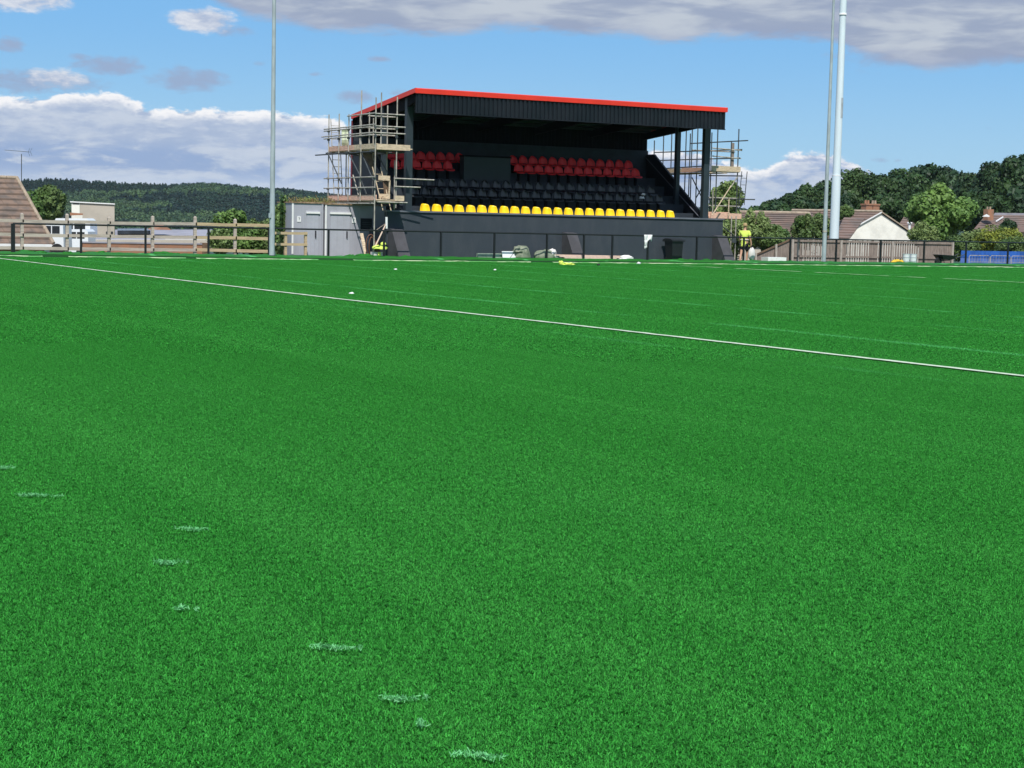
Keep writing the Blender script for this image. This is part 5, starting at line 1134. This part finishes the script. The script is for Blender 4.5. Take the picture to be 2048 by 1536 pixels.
for k, (px, py, w, dd) in enumerate(wood2):
    tree('woodland_tree', 'lower dark tree in the front of the wood, %s from the left' % ORD[[0, 1, 2, 3, 4, 6, 7, 9, 10, 11, 5, 8][k]], 'tree', (px, py), w * 1.15, 462, dd, 'wood', leaf=.33, n=13000, seed=120 + k, group=g1, share='V%d' % (k % 3), lobes=26, lobe_r=.4)
tree('garden_tree', 'large bright green tree behind the right end of the boarded fence', 'tree', (1892, 376), 70, 486, 118, 'bright', leaf=.22, n=15000, seed=7, lobes=40, lobe_r=.30)
tree('garden_tree', 'pale green bushy tree seen through the right scaffold', 'tree', (1452, 366), 38, 445, 92, 'olive', Yw=80, leaf=.15, n=9000, seed=8, lobes=30, lobe_r=.36, cone=.3)
tree('garden_tree', 'round green tree rising beside the left tiled roof', 'tree', (100, 376), 34, 446, 108, 'mid', leaf=.18, n=9000, seed=9)
tree('shrub', 'bright leafy shrub squeezed against the left tiled roof', 'shrub', (66, 386), 22, 446, 100, 'bright', leaf=.15, n=4000, seed=10)
tree('shrub', 'feathery shrub behind the worker in yellow', 'shrub', (1510, 424), 28, 512, 74, 'olive', Yw=69.5, leaf=.09, n=8000, seed=11, lobe_r=.36)
tree('shrub', 'grey green shrub between the worker and the slim mast', 'shrub', (1552, 452), 34, 508, 74, 'mid', Yw=69.0, leaf=.09, n=7000, seed=12)
tree('shrub', 'green shrub left of the slim mast', 'shrub', (1607, 432), 24, 500, 82, 'mid', Yw=70, leaf=.10, n=6000, seed=13)
tree('shrub', 'shrub growing right behind the right scaffold foot', 'shrub', (1462, 440), 30, 520, 72, 'olive', Yw=71, leaf=.09, n=6000, seed=14)
tree('shrub', 'green shrub showing between the two masts', 'shrub', (1638, 428), 24, 490, 118, 'mid', leaf=.13, n=4000, seed=15)
tree('shrub', 'low dark shrub left of the cream gable foot', 'shrub', (1690, 412), 16, 440, 150, 'mid', leaf=.2, n=2500, seed=16)
tree('shrub', 'grey green shrub at the right foot of the cream gable', 'shrub', (1848, 446), 28, 500, 112, 'olive', leaf=.12, n=6000, seed=17)
tree('shrub', 'golden yellow conifer at the right edge of the view', 'shrub', (2000, 455), 46, 512, 84, 'yellow', Yw=74, leaf=.10, n=9000, seed=18, lobes=30)
tree('shrub', 'small dark clipped tree above the golden conifer', 'tree', (2018, 440), 16, 472, 96, 'wood', Yw=84, leaf=.10, n=3500, seed=19)
tree('shrub', 'pale shrub between the bright tree and the golden conifer', 'shrub', (1948, 460), 34, 514, 86, 'olive', Yw=76, leaf=.10, n=6000, seed=20)
tree('shrub', 'dark hedge plant under the bright tree by the fence end', 'shrub', (1925, 474), 34, 524, 72.5, 'mid', Yw=69.4, leaf=.08, n=7000, seed=21)
tree('shrub', 'dark green hedge plant behind the blue sheeting', 'shrub', (2030, 476), 44, 520, 74, 'mid', Yw=70, leaf=.08, n=7000, seed=22)
tree('shrub', 'light green shrub behind the fence left of the slim left mast', 'shrub', (474, 424), 48, 515, 68, 'bright', Yw=68.6, leaf=.10, n=9000, seed=23, lobe_r=.36)
tree('shrub', 'darker shrub just left of the slim left mast', 'shrub', (522, 436), 30, 518, 67, 'mid', Yw=68.2, leaf=.09, n=7000, seed=24)
tree('shrub', 'leafy shrub between the slim left mast and the narrow cabin', 'shrub', (563, 403), 21, 520, 68, 'mid', Yw=66.1, leaf=.09, n=8000, seed=25)
tree('shrub', 'tufty shrub showing above the narrow cabin roof', 'shrub', (618, 397), 24, 430, 72, 'olive', Yw=71, leaf=.09, n=3500, seed=26)
tree('shrub', 'low shrub at the end of the brick wall', 'shrub', (440, 452), 24, 512, 70, 'mid', Yw=67.8, leaf=.08, n=4000, seed=27)

# far wood on the hill (one mass)
def proto(nm, rad, n, leaf, k, seed, cone=0.0, lob=14, lr=.5):
    me = crown_mesh(nm, rad, n, leaf, LEAF[k], seed, cone=cone, lobes=lob, lobe_r=lr); return bpy.data.objects.new(nm, me)
pr_ = [proto('far_conifer', (2.6, 2.6, 7.0), 420, 1.1, 'far', 1, cone=.85), proto('far_conifer_b', (3.0, 3.0, 6.4), 420, 1.2, 'far', 2, cone=.7), proto('far_oak', (4.6, 4.6, 5.0), 520, 1.3, 'far', 3), proto('far_oak_pale', (5.0, 5.0, 4.8), 520, 1.35, 'farlt', 4), proto('far_oak_pale_b', (4.0, 4.0, 4.6), 460, 1.2, 'farlt', 5)]
g = np.random.default_rng(11); pts = []; pk = []; sc_ = []
fdv = np.arange(960, 1600, 6.0)
for fd in fdv:
    span = np.arange(-.40, .36, 5.2 / fd)
    for u in span:
        d_ = fd + g.uniform(-3, 3); uu_ = u + g.uniform(-.45, .45) * 6.2 / fd
        x = d_ * (f0.x + uu_ * r0.x); y = d_ * (f0.y + uu_ * r0.y)
        px = 1024 + FPX * uu_
        if px > 1500 and fd < 1450: continue
        pts.append((x, y)); m1 = mn.noise(Vector((x * .011, y * .011, 0))); m2 = mn.noise(Vector((x * .03, y * .03, 5)))
        top = (fd - 960) / 640
        if px < 330 and top > .62: k = 0 if g.random() < .75 else 1
        elif m1 + .35 * m2 > .02 and top < .8: k = 3 if g.random() < .6 else 4
        else: k = g.choice([0, 1, 2, 2, 2])
        pk.append(k); sc_.append(g.uniform(.45, .85) * (.8 if k < 2 else 1))
pts = np.array(pts); Z = height(pts[:, 0], pts[:, 1]) + np.array([5.0, 4.8, 4.0, 3.8, 3.6])[np.array(pk)] * np.array(sc_)
o = instancer('far_wood', np.column_stack([pts, Z]), g.uniform(0, 6.28, len(pts)), sc_, pk, pr_); tag(o, 'dense dark wood covering the far hill on the left', 'wood', kind='stuff')
print('far trees', len(pts), 'grass tiles', len(B1), len(B2), 'objects', len(S.objects))
# ------------------------------------------------------------------ haze
hm = bpy.data.materials.new('haze'); hm.use_nodes = True; n = NT(hm.node_tree); n.n.remove(n.n['Principled BSDF'])
pv = n.new('ShaderNodeVolumePrincipled'); pv.inputs['Color'].default_value = (.80, .88, 1, 1); pv.inputs['Density'].default_value = .00005; pv.inputs['Anisotropy'].default_value = .2
n.l.new(pv.outputs[0], n.n['Material Output'].inputs['Volume'])
b = MB().box(-3100, 3700, -800, 3700, -60, 75); hz_o = b.build('haze', hm); tag(hz_o, 'thin pale air haze over the valley', kind='stuff')
